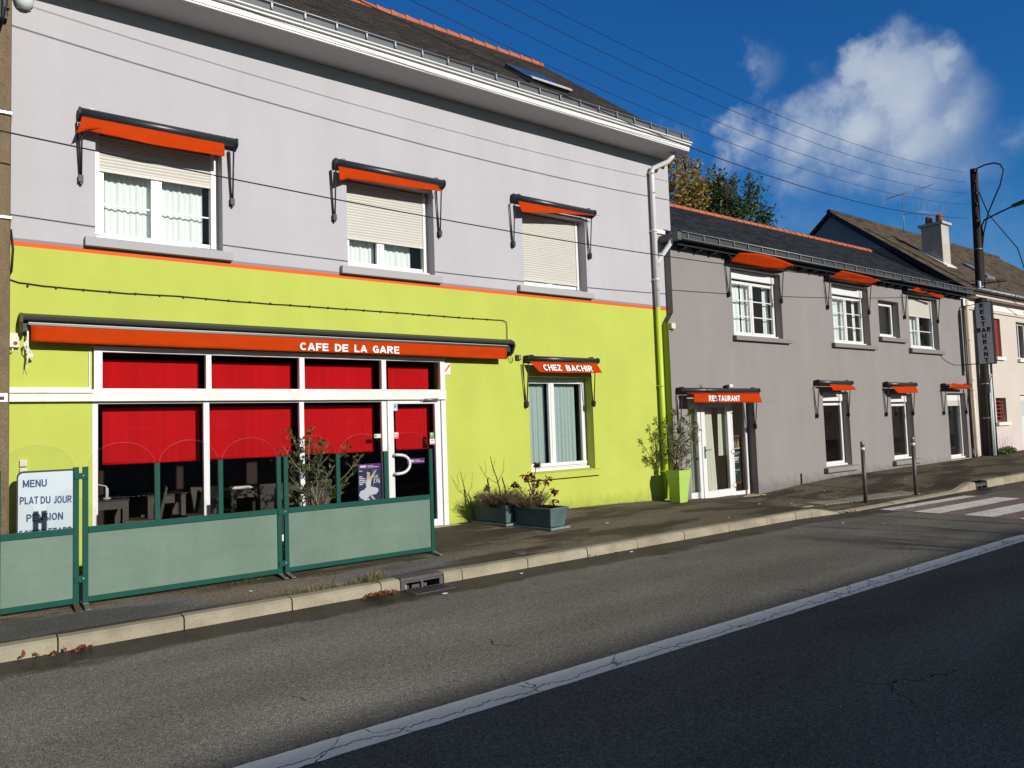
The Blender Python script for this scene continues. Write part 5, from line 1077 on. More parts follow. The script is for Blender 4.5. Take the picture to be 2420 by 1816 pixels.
t = thing('key_switch', 'small dark key switch on the lime wall right of the long awning', 'switch', (7.56,0,2.91)); m = MB(); m.box(7.51,7.61,-.045,-.0,2.872,2.962); build(m, 'casing', BLACK, t, bevel=.004); m = MB(); m.box(7.555,7.60,-.048,-.0455,2.885,2.95); build(m, 'keyhole', ZINC, t)
m = MB(); m.tube([(7.38,-.06,2.93),(7.385,-.05,2.86),(7.42,-.04,2.83),(7.45,-.02,2.87),(7.455,-.0,2.93)], .008, 6); tag(build(m, 'awning_lead', mat('lime_lead', (.35,.40,.08), .6), base=(7.4,0,2.9)), 'short looped lead at the right end of the long awning', 'cable')
t = thing('wall_sensor', 'small cream sensor box on the grey wall near the downpipe', 'sensor', (11.37,YG,3.6)); m = MB(); m.box(11.31,11.43,YG-.07,YG-.0,3.60,3.715); build(m, 'casing', BEIGEPVC, t, bevel=.006); m = MB(); m.tube([(11.36,YG-.03,3.6),(11.365,YG-.05,3.55),(11.39,YG-.03,3.57)], .008, 5); build(m, 'lead', BLACK, t)
t = thing('floodlight_sensor', 'small white box sitting on the RESTAURANT awning cassette', 'sensor', (13.25,-.26,2.405)); m = MB(); m.box(13.02,13.14,-.27,-.18,2.424,2.48); build(m, 'casing', WHITE, t, bevel=.004); m = MB(); m.box(12.94,13.02,-.26,-.18,2.424,2.462); build(m, 'bracket', BLACK, t)
t = thing('notice_plate', 'white notice with a red diagonal band at the top right of the shopfront', 'sign', (6.12,0,2.7)); m = MB(); m.box(6.078,6.187,-.012,-.0,2.60,2.788); pl = build(m, 'plate', WHITE, t); m = MB(); m.poly([(6.08,-.0135,2.63),(6.08,-.0135,2.665),(6.172,-.0135,2.775),(6.18,-.0135,2.74)]); m.tube([(6.09,-.0125,2.76),(6.105,-.0125,2.77)], .004, 4, 1); m.box(6.12,6.178,-.0135,-.0123,2.622,2.628,1); build(m, 'marking', [mat('notice_red', (.62,.05,.04), .6), mat('notice_grey', (.3,.3,.32), .6)], pl)
# stickers and posters behind / on the glass
def sticker(label, x0, x1, z0, z1, y, m_, marks=()):
    m = MB(); m.box(x0, x1, y-.0015, y, z0, z1, 0); ms = [m_]
    for (a, b, c, d, mm) in marks: ms.append(mm); m.box(x0+(x1-x0)*a, x0+(x1-x0)*b, y-.0028, y-.0016, z0+(z1-z0)*c, z0+(z1-z0)*d, len(ms)-1)
    return tag(build(m, 'sticker', ms, base=((x0+x1)/2, y, z0)), label, 'sticker')
BLUEISH = mat('sticker_blue', (.35,.50,.56), .5); NAVY = mat('navy', (.02,.025,.09), .5); PURPLE = mat('purple', (.14,.012,.20), .5); PINKST = mat('sticker_pink', (.60,.12,.16), .5); GREENST = mat('sticker_green', (.08,.35,.12), .5); SKIN = mat('print_skin', (.60,.45,.38), .6); TEAL = mat('teal_print', (.03,.35,.42), .5)
sticker('pale blue alarm sticker with a dark triangle at the top of the cafe door', 5.150, 5.226, 2.035, 2.135, .004, BLUEISH, ((.25,.75,.5,.68,NAVY),(.4,.6,.68,.8,NAVY),(.15,.85,.15,.2,LETTER)))
sticker('pink notice sticker on the left of the cafe door pane', 5.158, 5.236, 1.608, 1.708, .004, PINKST, ((.1,.9,.75,.9,LETTER),(.1,.9,.5,.6,LETTER),(.1,.7,.25,.35,LETTER)))
sticker('beige card sticker on the third lower pane by the door', 4.838, 4.945, 1.63, 1.69, .0195, BEIGEPVC, ((.05,.35,.2,.85,TEAL),))
sticker('green figure sticker on the right of the cafe door pane', 5.785, 5.855, 1.592, 1.684, .004, GREENST, ((.1,.9,0,.22,mat('sticker_red', (.55,.03,.03), .5)),(.3,.6,.6,.85,LETTER)))
sticker('small white label sticker under the green one on the cafe door', 5.78, 5.865, 1.498, 1.585, .004, LETTER, ((.1,.9,.1,.25,PURPLE),(.25,.75,.55,.85,PINKST)))
def header(mb, x0, x1, z0, z1, y, mi):
    mb.box(x0, x1, y-.0016, y, z0, z1, mi)
t = thing('event_poster', 'purple and navy dance poster with a dancer in white behind the third pane', 'poster', (4.74, .03, .69))
m = MB(); m.box(4.572, 4.938, .036, .038, .60, 1.25, 0); sh = build(m, 'sheet', NAVY, t)
m = MB(); m.box(4.572, 4.938, .0335, .0358, 1.175, 1.252); build(m, 'banner', PURPLE, sh)
m = MB(); Yp = .0345
m.ext([(4.70,1.02),(4.715,1.09),(4.745,1.10),(4.765,1.06),(4.86,1.165),(4.872,1.155),(4.79,1.02),(4.775,.98),(4.76,.90),(4.70,.90),(4.685,.96)], 'y', Yp, Yp+.0012, 0)
m.ext([(4.735+.028*math.cos(a),1.115+.030*math.sin(a)) for a in [R(24*k) for k in range(15)]], 'y', Yp-.0012, Yp, 0); m.ext([(4.745+.026*math.cos(a),1.128+.026*math.sin(a)) for a in [R(-20+13*k) for k in range(15)]], 'y', Yp-.0024, Yp-.0012, 2)
m.ext([(4.70,.90),(4.695,.975),(4.715,1.02),(4.765,1.02),(4.775,.97),(4.765,.90)], 'y', Yp-.0024, Yp-.0012, 1)
m.ext([(4.575,.80),(4.60,.855),(4.66,.875),(4.70,.915),(4.77,.915),(4.83,.90),(4.88,.885),(4.895,.85),(4.86,.80),(4.80,.79),(4.76,.80),(4.73,.755),(4.68,.735),(4.61,.745)], 'y', Yp-.0036, Yp-.0024, 1)
m.ext([(4.745,.80),(4.78,.74),(4.84,.69),(4.86,.70),(4.80,.77),(4.775,.81)], 'y', Yp-.0012, Yp, 0)
build(m, 'dancer', [SKIN, mat('print_white', (.62,.66,.72), .6), BLACK], sh)
m = MB(); text_mesh(m, 'LAC', (4.826,.0335,1.035), (1,0,0), (0,0,1), w=.07, h=.05); text_mesh(m, 'CYG', (4.822,.0335,.960), (1,0,0), (0,0,1), w=.095, h=.065); m.box(4.812,4.815,.0335,.035,.92,1.165)
for k, w_ in enumerate((.05,.09,.10,.10,.06)): m.box(4.585,4.585+w_,.0335,.0355,1.06-.028*k,1.075-.028*k)
m.box(4.585,4.64,.0335,.0355,1.145,1.155); m.box(4.60,4.70,.0322,.0334,1.20,1.232); m.box(4.72,4.82,.0322,.0334,1.218,1.226); m.box(4.72,4.90,.0322,.0334,1.198,1.206)
m.box(4.65,4.745,.0335,.0355,.625,.74); build(m, 'lettering', LETTER, sh)
t = thing('purple_banner', 'narrow purple banner stuck inside the cafe door pane', 'poster', (5.54,.03,1.21)); m = MB(); m.box(5.385,5.692,.03,.032,1.213,1.293); s_ = build(m, 'strip', PURPLE, t); m = MB(); m.box(5.40,5.50,.0275,.0295,1.235,1.272); m.box(5.515,5.61,.0275,.0295,1.258,1.268); m.box(5.515,5.68,.0275,.0295,1.238,1.247); build(m, 'lettering', LETTER, s_)
# chalkboard inside the restaurant door
t = thing('chalkboard', 'wood-framed chalkboard menu standing inside the restaurant side light', 'sign', (13.65,.18,.07))
m = MB(); frame_rect(m, 13.36, 13.93, .10, 1.38, .05, .16, .20); m.box(13.41,13.88,.17,.19,.30,.34); m.box(13.40,13.45,.16,.20,.06,.10); m.box(13.84,13.89,.16,.20,.06,.10); build(m, 'frame', mat('red_wood', (.13,.045,.025), .6, .2, 20), t)
m = MB(); m.box(13.405,13.885,.168,.178,.36,1.335); bd = build(m, 'board', mat('chalk_black', (.012,.018,.018), .7), t)
m = MB(); text_mesh(m, 'OUVERT', (13.43,.1665,.80), (1,0,0), (0,0,1), w=.36, h=.09)
for zc_, a, b in ((.98,13.45,13.83),(.60,13.47,13.80)): m.tube([(lerp(a,b,k/30), .1665, zc_+.018*math.sin(k*1.7)+.01*math.sin(k*.9)) for k in range(31)], .0045, 4)
for zc_, a, b in ((.94,13.45,13.75),(.77,13.45,13.80),(.53,13.47,13.70)): m.box(a,b,.1655,.167,zc_,zc_+.006)
m.box(13.41,13.88,.1655,.167,1.075,1.09); build(m, 'chalk_writing', LETTER, bd)
m = MB()
for x, mm in ((13.45,0),(13.70,0),(13.78,1)): m.box(x,x+.035,.1655,.167,1.10,1.22,mm); m.box(x+.01,x+.025,.1655,.167,1.22,1.28,mm)
m.box(13.53,13.67,.1655,.167,1.12,1.24,2); build(m, 'bottle_print', [mat('print_orange',(.45,.14,.03),.6), mat('print_yellow',(.5,.42,.10),.6), mat('print_grey',(.2,.25,.27),.6)], bd)

# ------------------------------------------------------------------ bollards, drains, covers
def bollard(x, y, z, label, h=1.15):
    t = thing('bollard', label, 'bollard', (x, y, z), 'bollards at the crossing')
    m = MB(); m.tube([(x,y,z-.15),(x,y,z+h*.855)], .038, 16); build(m, 'post', CORTEN, t)
    m = MB(); m.tube([(x,y,z+h*.855),(x,y,z+h*.90)], .040, 16); build(m, 'band', mat('bollard_white', (.72,.72,.72), .4), t)
    m = MB(); m.tube([(x,y,z+h*.90),(x,y,z+h*.985),(x,y,z+h)], [.039,.039,.032], 16); build(m, 'cap', STEEL, t)
bollard(14.2, -2.46, .05, 'dark bronze bollard with white band standing nearer, left at the crossing')
bollard(16.06, -2.57, -.005, 'dark bronze bollard with white band standing farther, right at the crossing', 1.23)
def drain(x0, x1, h, z0, label):
    t = thing('storm_drain', label, 'drain', ((x0+x1)/2, -2.8, z0), 'kerb inlets'); y0, y1 = -2.84, -2.58; w = x1-x0
    m = MB(); m.box(x0, x1, y0+.015, y1, z0+h-.03, z0+h+.006); m.box(x0, x0+.05, y0, y1, z0-.25, z0+h-.03); m.box(x1-.05, x1, y0, y1, z0-.25, z0+h-.03); m.box(x0+w*.5-.015, x0+w*.5+.015, y0+.01, y0+.05, z0-.02, z0+h-.03); m.box(x0, x1, y1-.03, y1, z0-.25, z0+h-.03); m.box(x0+.06, x0+.13, y0+.12, y0+.2, z0-.05, z0+h-.03, 1)
    m.box(x0+.05, x1-.05, y0+.005, y0+.02, z0+h-.05, z0+h-.031)
    for i in range(9):
        for j in range(3): m.box(x0+.03+i*(w-.08)/9, x0+.05+i*(w-.08)/9, y0+.05+j*.065, y0+.085+j*.065, z0+h+.0058, z0+h+.011)
    build(m, 'hood', [CASTIRON, KERBM], t, bevel=.004)
    m = MB(); gy0, gy1 = -3.13, -2.845; frame_rect_h(m, x0+.02, x1-.02, gy0, gy1, z0-.03, z0+.006, .02)
    for k in range(9): x = lerp(x0+.06, x1-.07, k/8); m.hexa([(x-.012,gy0+.02,z0-.03),(x+.012,gy0+.02,z0-.03),(x+.03,gy1-.02,z0-.03),(x+.006,gy1-.02,z0-.03)], [(x-.012,gy0+.02,z0+.0065),(x+.012,gy0+.02,z0+.0065),(x+.03,gy1-.02,z0+.0065),(x+.006,gy1-.02,z0+.0065)])
    build(m, 'grate', CASTIRON, t)
    m = MB(); m.box(x0+.025, x1-.025, gy0+.005, gy1-.005, z0+.001, z0+.0022); m.box(x0+.05,x1-.05,-2.83,-2.62,z0-.24,z0-.2); build(m, 'sump_shade', BLACK, t)  # flat black sheet level with the bars, painted shade of the hollow below
def frame_rect_h(m, x0, x1, y0, y1, z0, z1, w): m.box(x0,x0+w,y0,y1,z0,z1); m.box(x1-w,x1,y0,y1,z0,z1); m.box(x0+w,x1-w,y0,y0+w,z0,z1); m.box(x0+w,x1-w,y1-w,y1,z0,z1)
drain(3.735, 4.262, .118, 0, 'rusty cast iron kerb inlet with slotted grate in the near gutter')
drain(18.37, 18.97, .10, -.045, 'distant kerb inlet beyond the zebra crossing')
t = thing('inspection_cover', 'small square cover with pale frame in the pavement near the left bollard', 'cover', (12.8,-1.9,.09)); z = zpave(12.8,-1.9)
m = MB(); frame_rect_h(m, 12.62, 12.98, -2.08, -1.72, z-.03, z+.008, .045); build(m, 'frame', MATS['tactile_concrete'], t); m = MB(); m.box(12.665,12.935,-2.035,-1.765,z-.02,z+.006); build(m, 'lid', CASTIRON, t)
z = zpave(5.6,-2.5); m = MB(); m.tube([(5.6,-2.5,z-.02),(5.6,-2.5,z+.008)], .085, 20); tag(build(m, 'stopcock_cover', CASTIRON, base=(5.6,-2.5,z)), 'small round iron stopcock cover near the kerb by the planters', 'cover')

# ------------------------------------------------------------------ plants
def grow(mb, p, d, ln, r, depth, spread=.5, nsub=3, up=.25, tips=None, seg=5, curve=.25, shrink=.62):
    p = Vector(p); d = Vector(d).normalized(); pts = [p]; n = 5
    for k in range(n):
        d = (d + Vector((random.uniform(-1,1), random.uniform(-1,1), random.uniform(-1,1)))*curve*.35 + Vector((0,0,up*.12))).normalized(); p = p + d*(ln/n); pts.append(p)
    mb.tube(pts, [r*lerp(1,.6,k/n) for k in range(n+1)], seg, 0, False)
    if tips is not None: tips.append((pts, d, depth))
    if depth > 0:
        for k in range(nsub):
            t = random.uniform(.35, 1.0); q = pts[max(1, min(n, int(round(t*n))))]
            a = Vector((random.uniform(-1,1), random.uniform(-1,1), random.uniform(-.2,1))).normalized(); nd = (d*(1-spread) + a*spread + Vector((0,0,up))).normalized()
            grow(mb, q, nd, ln*shrink*random.uniform(.7,1.15), r*.58, depth-1, spread, nsub, up, tips, seg, curve, shrink)
# planters end to end, square to the wall
def planter(label, cx, cy, rz, zg):
    t = thing('planter_box', label, 'planter', (cx, cy, zg), 'dark green planters by the lime wall'); t.rotation_euler[2] = rz
    L_, w0, w1, h = .80, .155, .185, .315
    m = MB(); b = [(-w0,-L_/2+.04,.035),(w0,-L_/2+.04,.035),(w0,L_/2-.04,.035),(-w0,L_/2-.04,.035)]; tp = [(-w1,-L_/2+.01,h-.03),(w1,-L_/2+.01,h-.03),(w1,L_/2-.01,h-.03),(-w1,L_/2-.01,h-.03)]; m.hexa(b, tp)
    k = .82; r0 = lambda q, o: [(lerp(q[i][0], tp[i][0], k)+(o if i in (1,2) else -o), lerp(q[i][1], tp[i][1], k)+(o if i in (2,3) else -o), z_) for i, z_ in zip(range(4), [lerp(.035,h-.03,k)]*4)]
    m.hexa(r0(b,.006), [(x+(.006 if x>0 else -.006), y+(.006 if y>0 else -.006), z) for x, y, z in tp]); build(m, 'body', PLANTER, t, local=True, bevel=.012)
    m = MB(); frame_rect_h(m, -w1-.022, w1+.022, -L_/2-.012, L_/2+.012, h-.034, h+.006, .042); build(m, 'rim', PLANTER, t, local=True, bevel=.010)
    m = MB(); m.loft([[(lerp(-w1+.02,w1-.02,i/8), lerp(-L_/2+.03,L_/2-.03,j/14), h-.035+.02*noise.noise(Vector((i*.7,j*.7,cx)))) for i in range(9)] for j in range(15)]); build(m, 'soil', SOIL, t, local=True)
    m = MB(); m.box(-w1-.01, w1+.01, -L_/2+.0, L_/2-.0, 0, .018); frame_rect_h(m, -w1-.03, w1+.03, -L_/2-.02, L_/2+.02, .0, .034, .014); build(m, 'tray', TRAY, t, local=True, bevel=.004)
    return t
RZ = R(8)
zA, zB = zpave(6.72,-.45)+.002, zpave(6.95,-1.2)+.002
planter('dark green planter box nearer the lime wall holding bare twigs', 6.72, -.44, RZ, zA); planter('dark green planter box nearer the kerb holding the red-leaved shrub', 6.98, -1.20, RZ, zB)
# bare shrub with cut canes
m = MB(); random.seed(11)
m.tube([(6.60,-.70,zA+.27),(6.585,-.72,.75),(6.53,-.72,.95),(6.475,-.70,1.12),(6.44,-.70,1.28)], [.012,.011,.009,.007,.005], 6)
def tw(pts, r=.005): m.tube(pts, [lerp(r, r*.4, k/(len(pts)-1)) for k in range(len(pts))], 5)
tw([(6.555,-.72,.86),(6.48,-.68,.90),(6.38,-.64,.99),(6.30,-.62,1.10)]); tw([(6.44,-.67,.93),(6.36,-.66,.97),(6.31,-.66,1.08),(6.285,-.66,1.17)], .004); tw([(6.38,-.65,1.02),(6.385,-.65,1.12),(6.36,-.65,1.18),(6.40,-.65,1.24)], .004); tw([(6.31,-.64,1.10),(6.27,-.63,1.14),(6.25,-.63,1.20)], .003)
tw([(6.545,-.72,.87),(6.59,-.73,.95),(6.64,-.73,1.02),(6.66,-.73,1.12),(6.68,-.73,1.26)]); tw([(6.62,-.73,.99),(6.65,-.73,1.03),(6.69,-.73,1.08)], .003); tw([(6.48,-.70,1.10),(6.52,-.70,1.20),(6.53,-.70,1.27)], .003); tw([(6.475,-.70,1.12),(6.49,-.70,1.02),(6.47,-.70,.97)], .003)
m.tube([(6.52,-.55,zA+.27),(6.50,-.55,.72),(6.475,-.55,.93)], [.014,.013,.013], 7); m.tube([(6.66,-.78,zA+.27),(6.64,-.78,.80),(6.605,-.78,.90),(6.59,-.78,.96)], [.012,.011,.010,.006], 7)
tag(build(m, 'bare_shrub', TWIGD, base=(6.6,-.7,zA+.27)), 'leafless branching shrub with two cut canes in the planter nearer the wall', 'plant')
def heath(name, label, cx, cy, z, rx, ry, h, n, seed, ng):
    random.seed(seed); t = thing(name, label, 'plant', (cx, cy, z))
    m = MB()
    for k in range(n):
        a = random.uniform(0, 6.283); q = random.random()**.5; p = Vector((cx + rx*.55*q*math.cos(a), cy + ry*.6*q*math.sin(a), z)); out = Vector((math.cos(a)*q, math.sin(a)*q, random.uniform(.6,1.4))).normalized(); ln = h*random.uniform(.45,1.1)
        b = p + out*ln*.6; e = b + (out + Vector((math.cos(a)*.6, math.sin(a)*.6, -.15)) + Vector((random.uniform(-.4,.4), random.uniform(-.4,.4), 0))).normalized()*ln*.5
        m.tube([p, b, e], [.0032,.0022,.0012], 3, 0, False)
        for _ in range(3): m.leaf(b.lerp(e, random.random()), (random.uniform(-1,1), random.uniform(-1,1), random.uniform(0,1)), random.uniform(.02,.045), .006)
    build(m, 'dry_sprigs', HEATH, t)
    m = MB()
    for k in range(ng):
        a = random.uniform(0, 6.283); q = random.random()**.5; m.leaf((cx+rx*.6*q*math.cos(a), cy+ry*.8*q*math.sin(a), z+random.uniform(0,h*.45)), (math.cos(a)*.5+random.uniform(-.6,.6), math.sin(a)*.5+random.uniform(-.6,.6), random.uniform(.2,1.2)), random.uniform(.03,.07), .010)
    build(m, 'green_sprigs', HEATHG, t); return t
heath('heather', 'dense dry brown heather clump around the bare canes', 6.66, -.60, zA+.27, .24, .30, .33, 620, 3, 520)
heath('heather', 'looser straw-coloured heather clump beside the red-leaved shrub', 6.88, -1.02, zB+.27, .22, .26, .32, 420, 5, 160)
# red-leaved shrub
random.seed(23); t = thing('red_leaf_shrub', 'small shrub with dark red leaves in the planter nearer the kerb', 'plant', (6.93,-1.1,zB+.27))
m = MB(); lf = MB(); zb = zB+.25
stems = [[(6.93,-1.12,zb),(6.92,-1.12,.72),(6.91,-1.11,.88),(6.90,-1.11,1.02)], [(6.94,-1.12,zb),(6.93,-1.13,.75),(6.95,-1.14,.98),(6.99,-1.14,1.10),(7.02,-1.14,1.15)], [(6.95,-1.15,zb),(7.02,-1.18,.66),(7.10,-1.2,.80),(7.16,-1.22,.93)], [(6.97,-1.18,zb),(7.06,-1.25,.58),(7.16,-1.28,.68),(7.22,-1.3,.73)], [(6.90,-1.1,zb),(6.83,-1.05,.66),(6.74,-1.0,.80),(6.69,-.98,.87)], [(6.92,-1.1,.62),(6.96,-1.12,.75),(7.02,-1.13,.92)], [(6.93,-1.1,.70),(6.84,-1.08,.93),(6.80,-1.07,.98)], [(6.97,-1.2,zb),(7.08,-1.3,.52),(7.18,-1.35,.60)]]
for s in stems:
    m.tube(s, [lerp(.010,.004,k/(len(s)-1)) for k in range(len(s))], 5)
    e = Vector(s[-1]); nleaf = 26 if len(s) > 3 else 18
    for k in range(nleaf):
        q = Vector(s[-1]).lerp(Vector(s[-2]), random.random()**1.6*.75); lf.leaf(q + Vector((random.uniform(-.03,.03), random.uniform(-.03,.03), random.uniform(-.03,.02))), (random.uniform(-1,1), random.uniform(-1,1), random.uniform(-1,.3)), random.uniform(.05,.095), random.uniform(.025,.038), 0, .2)
for k in range(26): lf.leaf((6.94+random.uniform(-.09,.13), -1.12+random.uniform(-.08,.08), random.uniform(.60,.78)), (random.uniform(-1,1), random.uniform(-1,1), random.uniform(-1,.4)), random.uniform(.05,.09), .032)
build(m, 'stems', TWIGD, t); build(lf, 'leaves', REDLEAF, t)
# leafy shrub behind the third wind screen, in a low pot
random.seed(31); SXc, SYc = 3.44, -1.15; zg = zpave(SXc, SYc)
t = thing('shrub_pot', 'low dark pot behind the third wind screen holding the leafy shrub', 'pot', (SXc, SYc, zg)); m = MB(); m.tube([(SXc,SYc,zg),(SXc,SYc,zg+.33),(SXc,SYc,zg+.36)], [.17,.22,.235], 20); build(m, 'body', PLANTER, t); m = MB(); m.tube([(SXc,SYc,zg+.30),(SXc,SYc,zg+.362)], .20, 18); build(m, 'soil', SOIL, t)
t = thing('leafy_shrub', 'tall thin multi-stemmed leafy shrub rising behind the third wind screen', 'plant', (SXc, SYc, zg+.36)); m = MB(); lf = MB(); tips = []
ends = [(3.38,1.80),(3.08,1.52),(3.03,1.60),(3.30,1.66),(3.52,1.62),(3.68,1.60),(3.86,1.50),(4.02,1.40),(3.92,1.20),(3.10,1.22),(3.06,1.02),(3.62,1.28),(3.45,1.45),(3.22,1.35),(3.78,1.05),(3.20,1.75)]
for (ex, ez) in ends:
    b = Vector((SXc+random.uniform(-.09,.09), SYc+random.uniform(-.08,.08), zg+.33)); e = Vector((ex, SYc+random.uniform(-.22,.22), ez)); mid = b.lerp(e, .5); mid.x = lerp(mid.x, b.x, .45); mid.z += .05
    pts = [b, b.lerp(mid,.55)+Vector((random.uniform(-.02,.02),0,0)), mid, mid.lerp(e,.5)+Vector((random.uniform(-.03,.03),random.uniform(-.02,.02),0)), e]
    m.tube(pts, [.0095,.0085,.007,.005,.003], 5)
    for k in range(6):
        q = pts[2].lerp(pts[4], random.random()); d = Vector((random.uniform(-1,1), random.uniform(-1,1), random.uniform(.1,.9))).normalized(); f_ = q + d*random.uniform(.06,.2); m.tube([q, q.lerp(f_,.5)+Vector((0,0,.012)), f_], [.004,.003,.002], 4)
        for j in range(6): lf.leaf(q.lerp(f_, random.uniform(.3,1)), d + Vector((random.uniform(-1,1), random.uniform(-1,1), random.uniform(-.4,.6))), random.uniform(.045,.08), random.uniform(.022,.034))
    for j in range(9): lf.leaf(pts[3].lerp(e, random.uniform(.2,1.05)), Vector((random.uniform(-1,1), random.uniform(-1,1), random.uniform(-.3,.9))), random.uniform(.05,.085), random.uniform(.024,.036))
build(m, 'stems', TWIG, t); build(lf, 'leaves', SHRUBLEAF, t)
# oleander in a lime square pot
OX, OY = 10.98, -.50; zo = zpave(OX, OY)+.002
t = thing('square_pot', 'tall lime green square tapered pot at the corner by the restaurant door', 'pot', (OX, OY, zo)); m = MB()
def sq(h_, z): return [(OX-h_,OY-h_,zo+z),(OX+h_,OY-h_,zo+z),(OX+h_,OY+h_,zo+z),(OX-h_,OY+h_,zo+z)]
m.hexa(sq(.108,0), sq(.155,.47)); build(m, 'body', LIMEPOT, t, bevel=.008); m = MB(); m.hexa(sq(.162,.468), sq(.170,.62)); build(m, 'rim', LIMEPOT, t, bevel=.008); m = MB(); m.hexa(sq(.14,.6), sq(.14,.6205)); build(m, 'soil', SOIL, t)
random.seed(44); t = thing('oleander', 'sparse oleander with narrow leaves growing in the lime pot', 'plant', (OX, OY, zo+.62)); m = MB(); lf = MB()
oe = [(10.55,1.50),(10.80,1.75),(11.02,1.93),(11.15,1.90),(11.32,2.02),(11.50,1.70),(11.62,1.58),(11.35,1.35),(11.20,1.55),(10.92,1.55),(10.72,1.30),(11.28,1.15),(11.72,.98),(10.85,1.15),(11.10,1.25),(11.02,1.6),(11.42,1.48),(10.62,1.12),(11.22,1.75)]
for (ex, ez) in oe:
    b = Vector((OX+random.uniform(-.07,.07), OY+random.uniform(-.07,.07), zo+.6)); e = Vector((ex, OY+random.uniform(-.25,.22), ez)); mid = b.lerp(e, .5); mid.x = lerp(mid.x, b.x, .35); mid.z += .06 if ez > 1.05 else -.10
    pts = [b, b.lerp(mid,.5), mid, mid.lerp(e,.5)+Vector((random.uniform(-.03,.03),random.uniform(-.02,.02),.01)), e]; m.tube(pts, [.009,.008,.007,.0055,.004], 5)
    for q0, nl in ((e, 22), (pts[3], 13), (pts[2], 7)):
        for k in range(nl):
            d = Vector((random.uniform(-1,1), random.uniform(-1,1), random.uniform(-.35,1.0))); lf.leaf(q0 + Vector((0,0,random.uniform(-.09,.01))), d, random.uniform(.08,.14), .019, 0, .1)
build(m, 'stems', TWIG, t); build(lf, 'leaves', OLEALEAF, t)

# trees behind the grey building
def tree(label, bx, by, htop, seeds, leafm, lsize, rx, ry, zc_, rz_, nclump, perclump, shoots=0, cat='tree', barkm=BARK):
    random.seed(seeds); t = thing('tree', label, cat, (bx, by, 0)); m = MB(); tips = []
    m.tube([(bx,by,0),(bx+.1,by,2.5),(bx,by+.1,zc_-rz_*.6)], [.24,.20,.15], 10)
    for k in range(8):
        a = 6.283*k/8+random.uniform(-.3,.3); grow(m, (bx,by,lerp(2.5,zc_-rz_*.6,random.random())), (math.cos(a),math.sin(a),1.1), rz_*1.25, .075, 3, .42, 4, .22, tips, 5, .3)
    build(m, 'trunk', barkm, t); lf = MB()
    for k in range(nclump):
        u = Vector((random.gauss(0,1), random.gauss(0,1), random.gauss(0,1))).normalized()*random.random()**.4; c = Vector((bx+u.x*rx, by+u.y*ry, zc_+u.z*rz_))
        if noise.noise(c*.9+Vector((seeds,0,0))) < -.18: continue
        cr = random.uniform(.14,.42)
        for j in range(perclump):
            q = c + Vector((random.gauss(0,1), random.gauss(0,1), random.gauss(0,1)))*cr*.55; lf.leaf(q, (random.uniform(-1,1), random.uniform(-1,1), random.uniform(-.8,1)), lsize*random.uniform(.7,1.3), lsize*.55)
    tw_ = MB()
    for k in range(shoots):
        a = random.uniform(0,6.283); q = random.random()**.6; p = Vector((bx+rx*.85*q*math.cos(a), by+ry*.85*q*math.sin(a), zc_+rz_*.55*math.sqrt(max(0,1-q*q*.8)))); e = p + Vector((random.uniform(-.15,.2), random.uniform(-.15,.15), random.uniform(.6,1.5)*(1-.35*q))); tw_.tube([p, p.lerp(e,.5)+Vector((random.uniform(-.05,.05),0,0)), e], [.022,.014,.006], 4)
        for j in range(20): lf.leaf(p.lerp(e, random.random()**.75)+Vector((random.gauss(0,.05),random.gauss(0,.05),0)), (random.uniform(-1,1),random.uniform(-1,1),random.uniform(.1,1.2)), lsize*random.uniform(.6,1.1), lsize*.45)
    if shoots: build(tw_, 'shoots', barkm, t)
    build(lf, 'crown', leafm, t); return t
tree('thin autumn tree with yellow-brown leaves rising between the two roofs', 21.6, 9.0, 12.6, 5, YELLOWLEAF, .16, 2.2, 1.7, 10.7, 1.75, 420, 17, 22)
tree('dense dark green tree with upright shoots behind the grey roof ridge', 26.2, 9.6, 12.4, 9, GREENLEAF, .16, 2.35, 2.1, 10.5, 1.75, 440, 28, 34)

# weeds, litter and moss
def tuft(name, label, pts, h, n, m_, m2=None, seed=1, w=.005, kind=None):
    random.seed(seed); m = MB()
    for k in range(n):
        i = random.randrange(len(pts)-1) if len(pts) > 1 else 0; p = Vector(pts[i]).lerp(Vector(pts[min(i+1,len(pts)-1)]), random.random()) + Vector((random.gauss(0,.035), random.gauss(0,.022), 0)); p.z = p.z
        d = Vector((random.uniform(-.7,.7), random.uniform(-.6,.6), random.uniform(.35,1.1))); m.leaf(p, d, h*random.uniform(.4,1.15), w, 1 if (m2 and random.random() < .35) else 0, .35)
    o = build(m, name, [m_] + ([m2] if m2 else []), base=pts[0], recalc=False); struct(o, 'stuff'); o['label'] = label; o['category'] = 'weeds'; return o
zk = .118
tuft('grass_tuft', 'dry grass tuft on the kerb left of the drain', [(3.40,-2.70,zk),(3.55,-2.71,zk)], .15, 210, DRYGRASS, GREENGRASS, 3)
tuft('grass_fringe', 'straggling dry grass along the pavement edge of the kerb', [(2.45,-2.68,zk),(2.9,-2.68,zk),(3.35,-2.69,zk)], .07, 330, DRYGRASS, GREENGRASS, 4)
tuft('weeds', 'small green weeds under the middle wind screen', [(1.70,-1.95,zpave(1.7,-1.95)),(2.3,-1.92,zpave(2.3,-1.92)),(2.5,-1.9,zpave(2.5,-1.9))], .05, 120, GREENGRASS, None, 5)
tuft('moss_patch', 'bright moss under the right wind screen near its foot', [(4.25,-2.0,zpave(4.3,-2.0)),(4.5,-2.03,zpave(4.5,-2.0))], .022, 420, mat('moss', (.06,.085,.012), .9), None, 6)
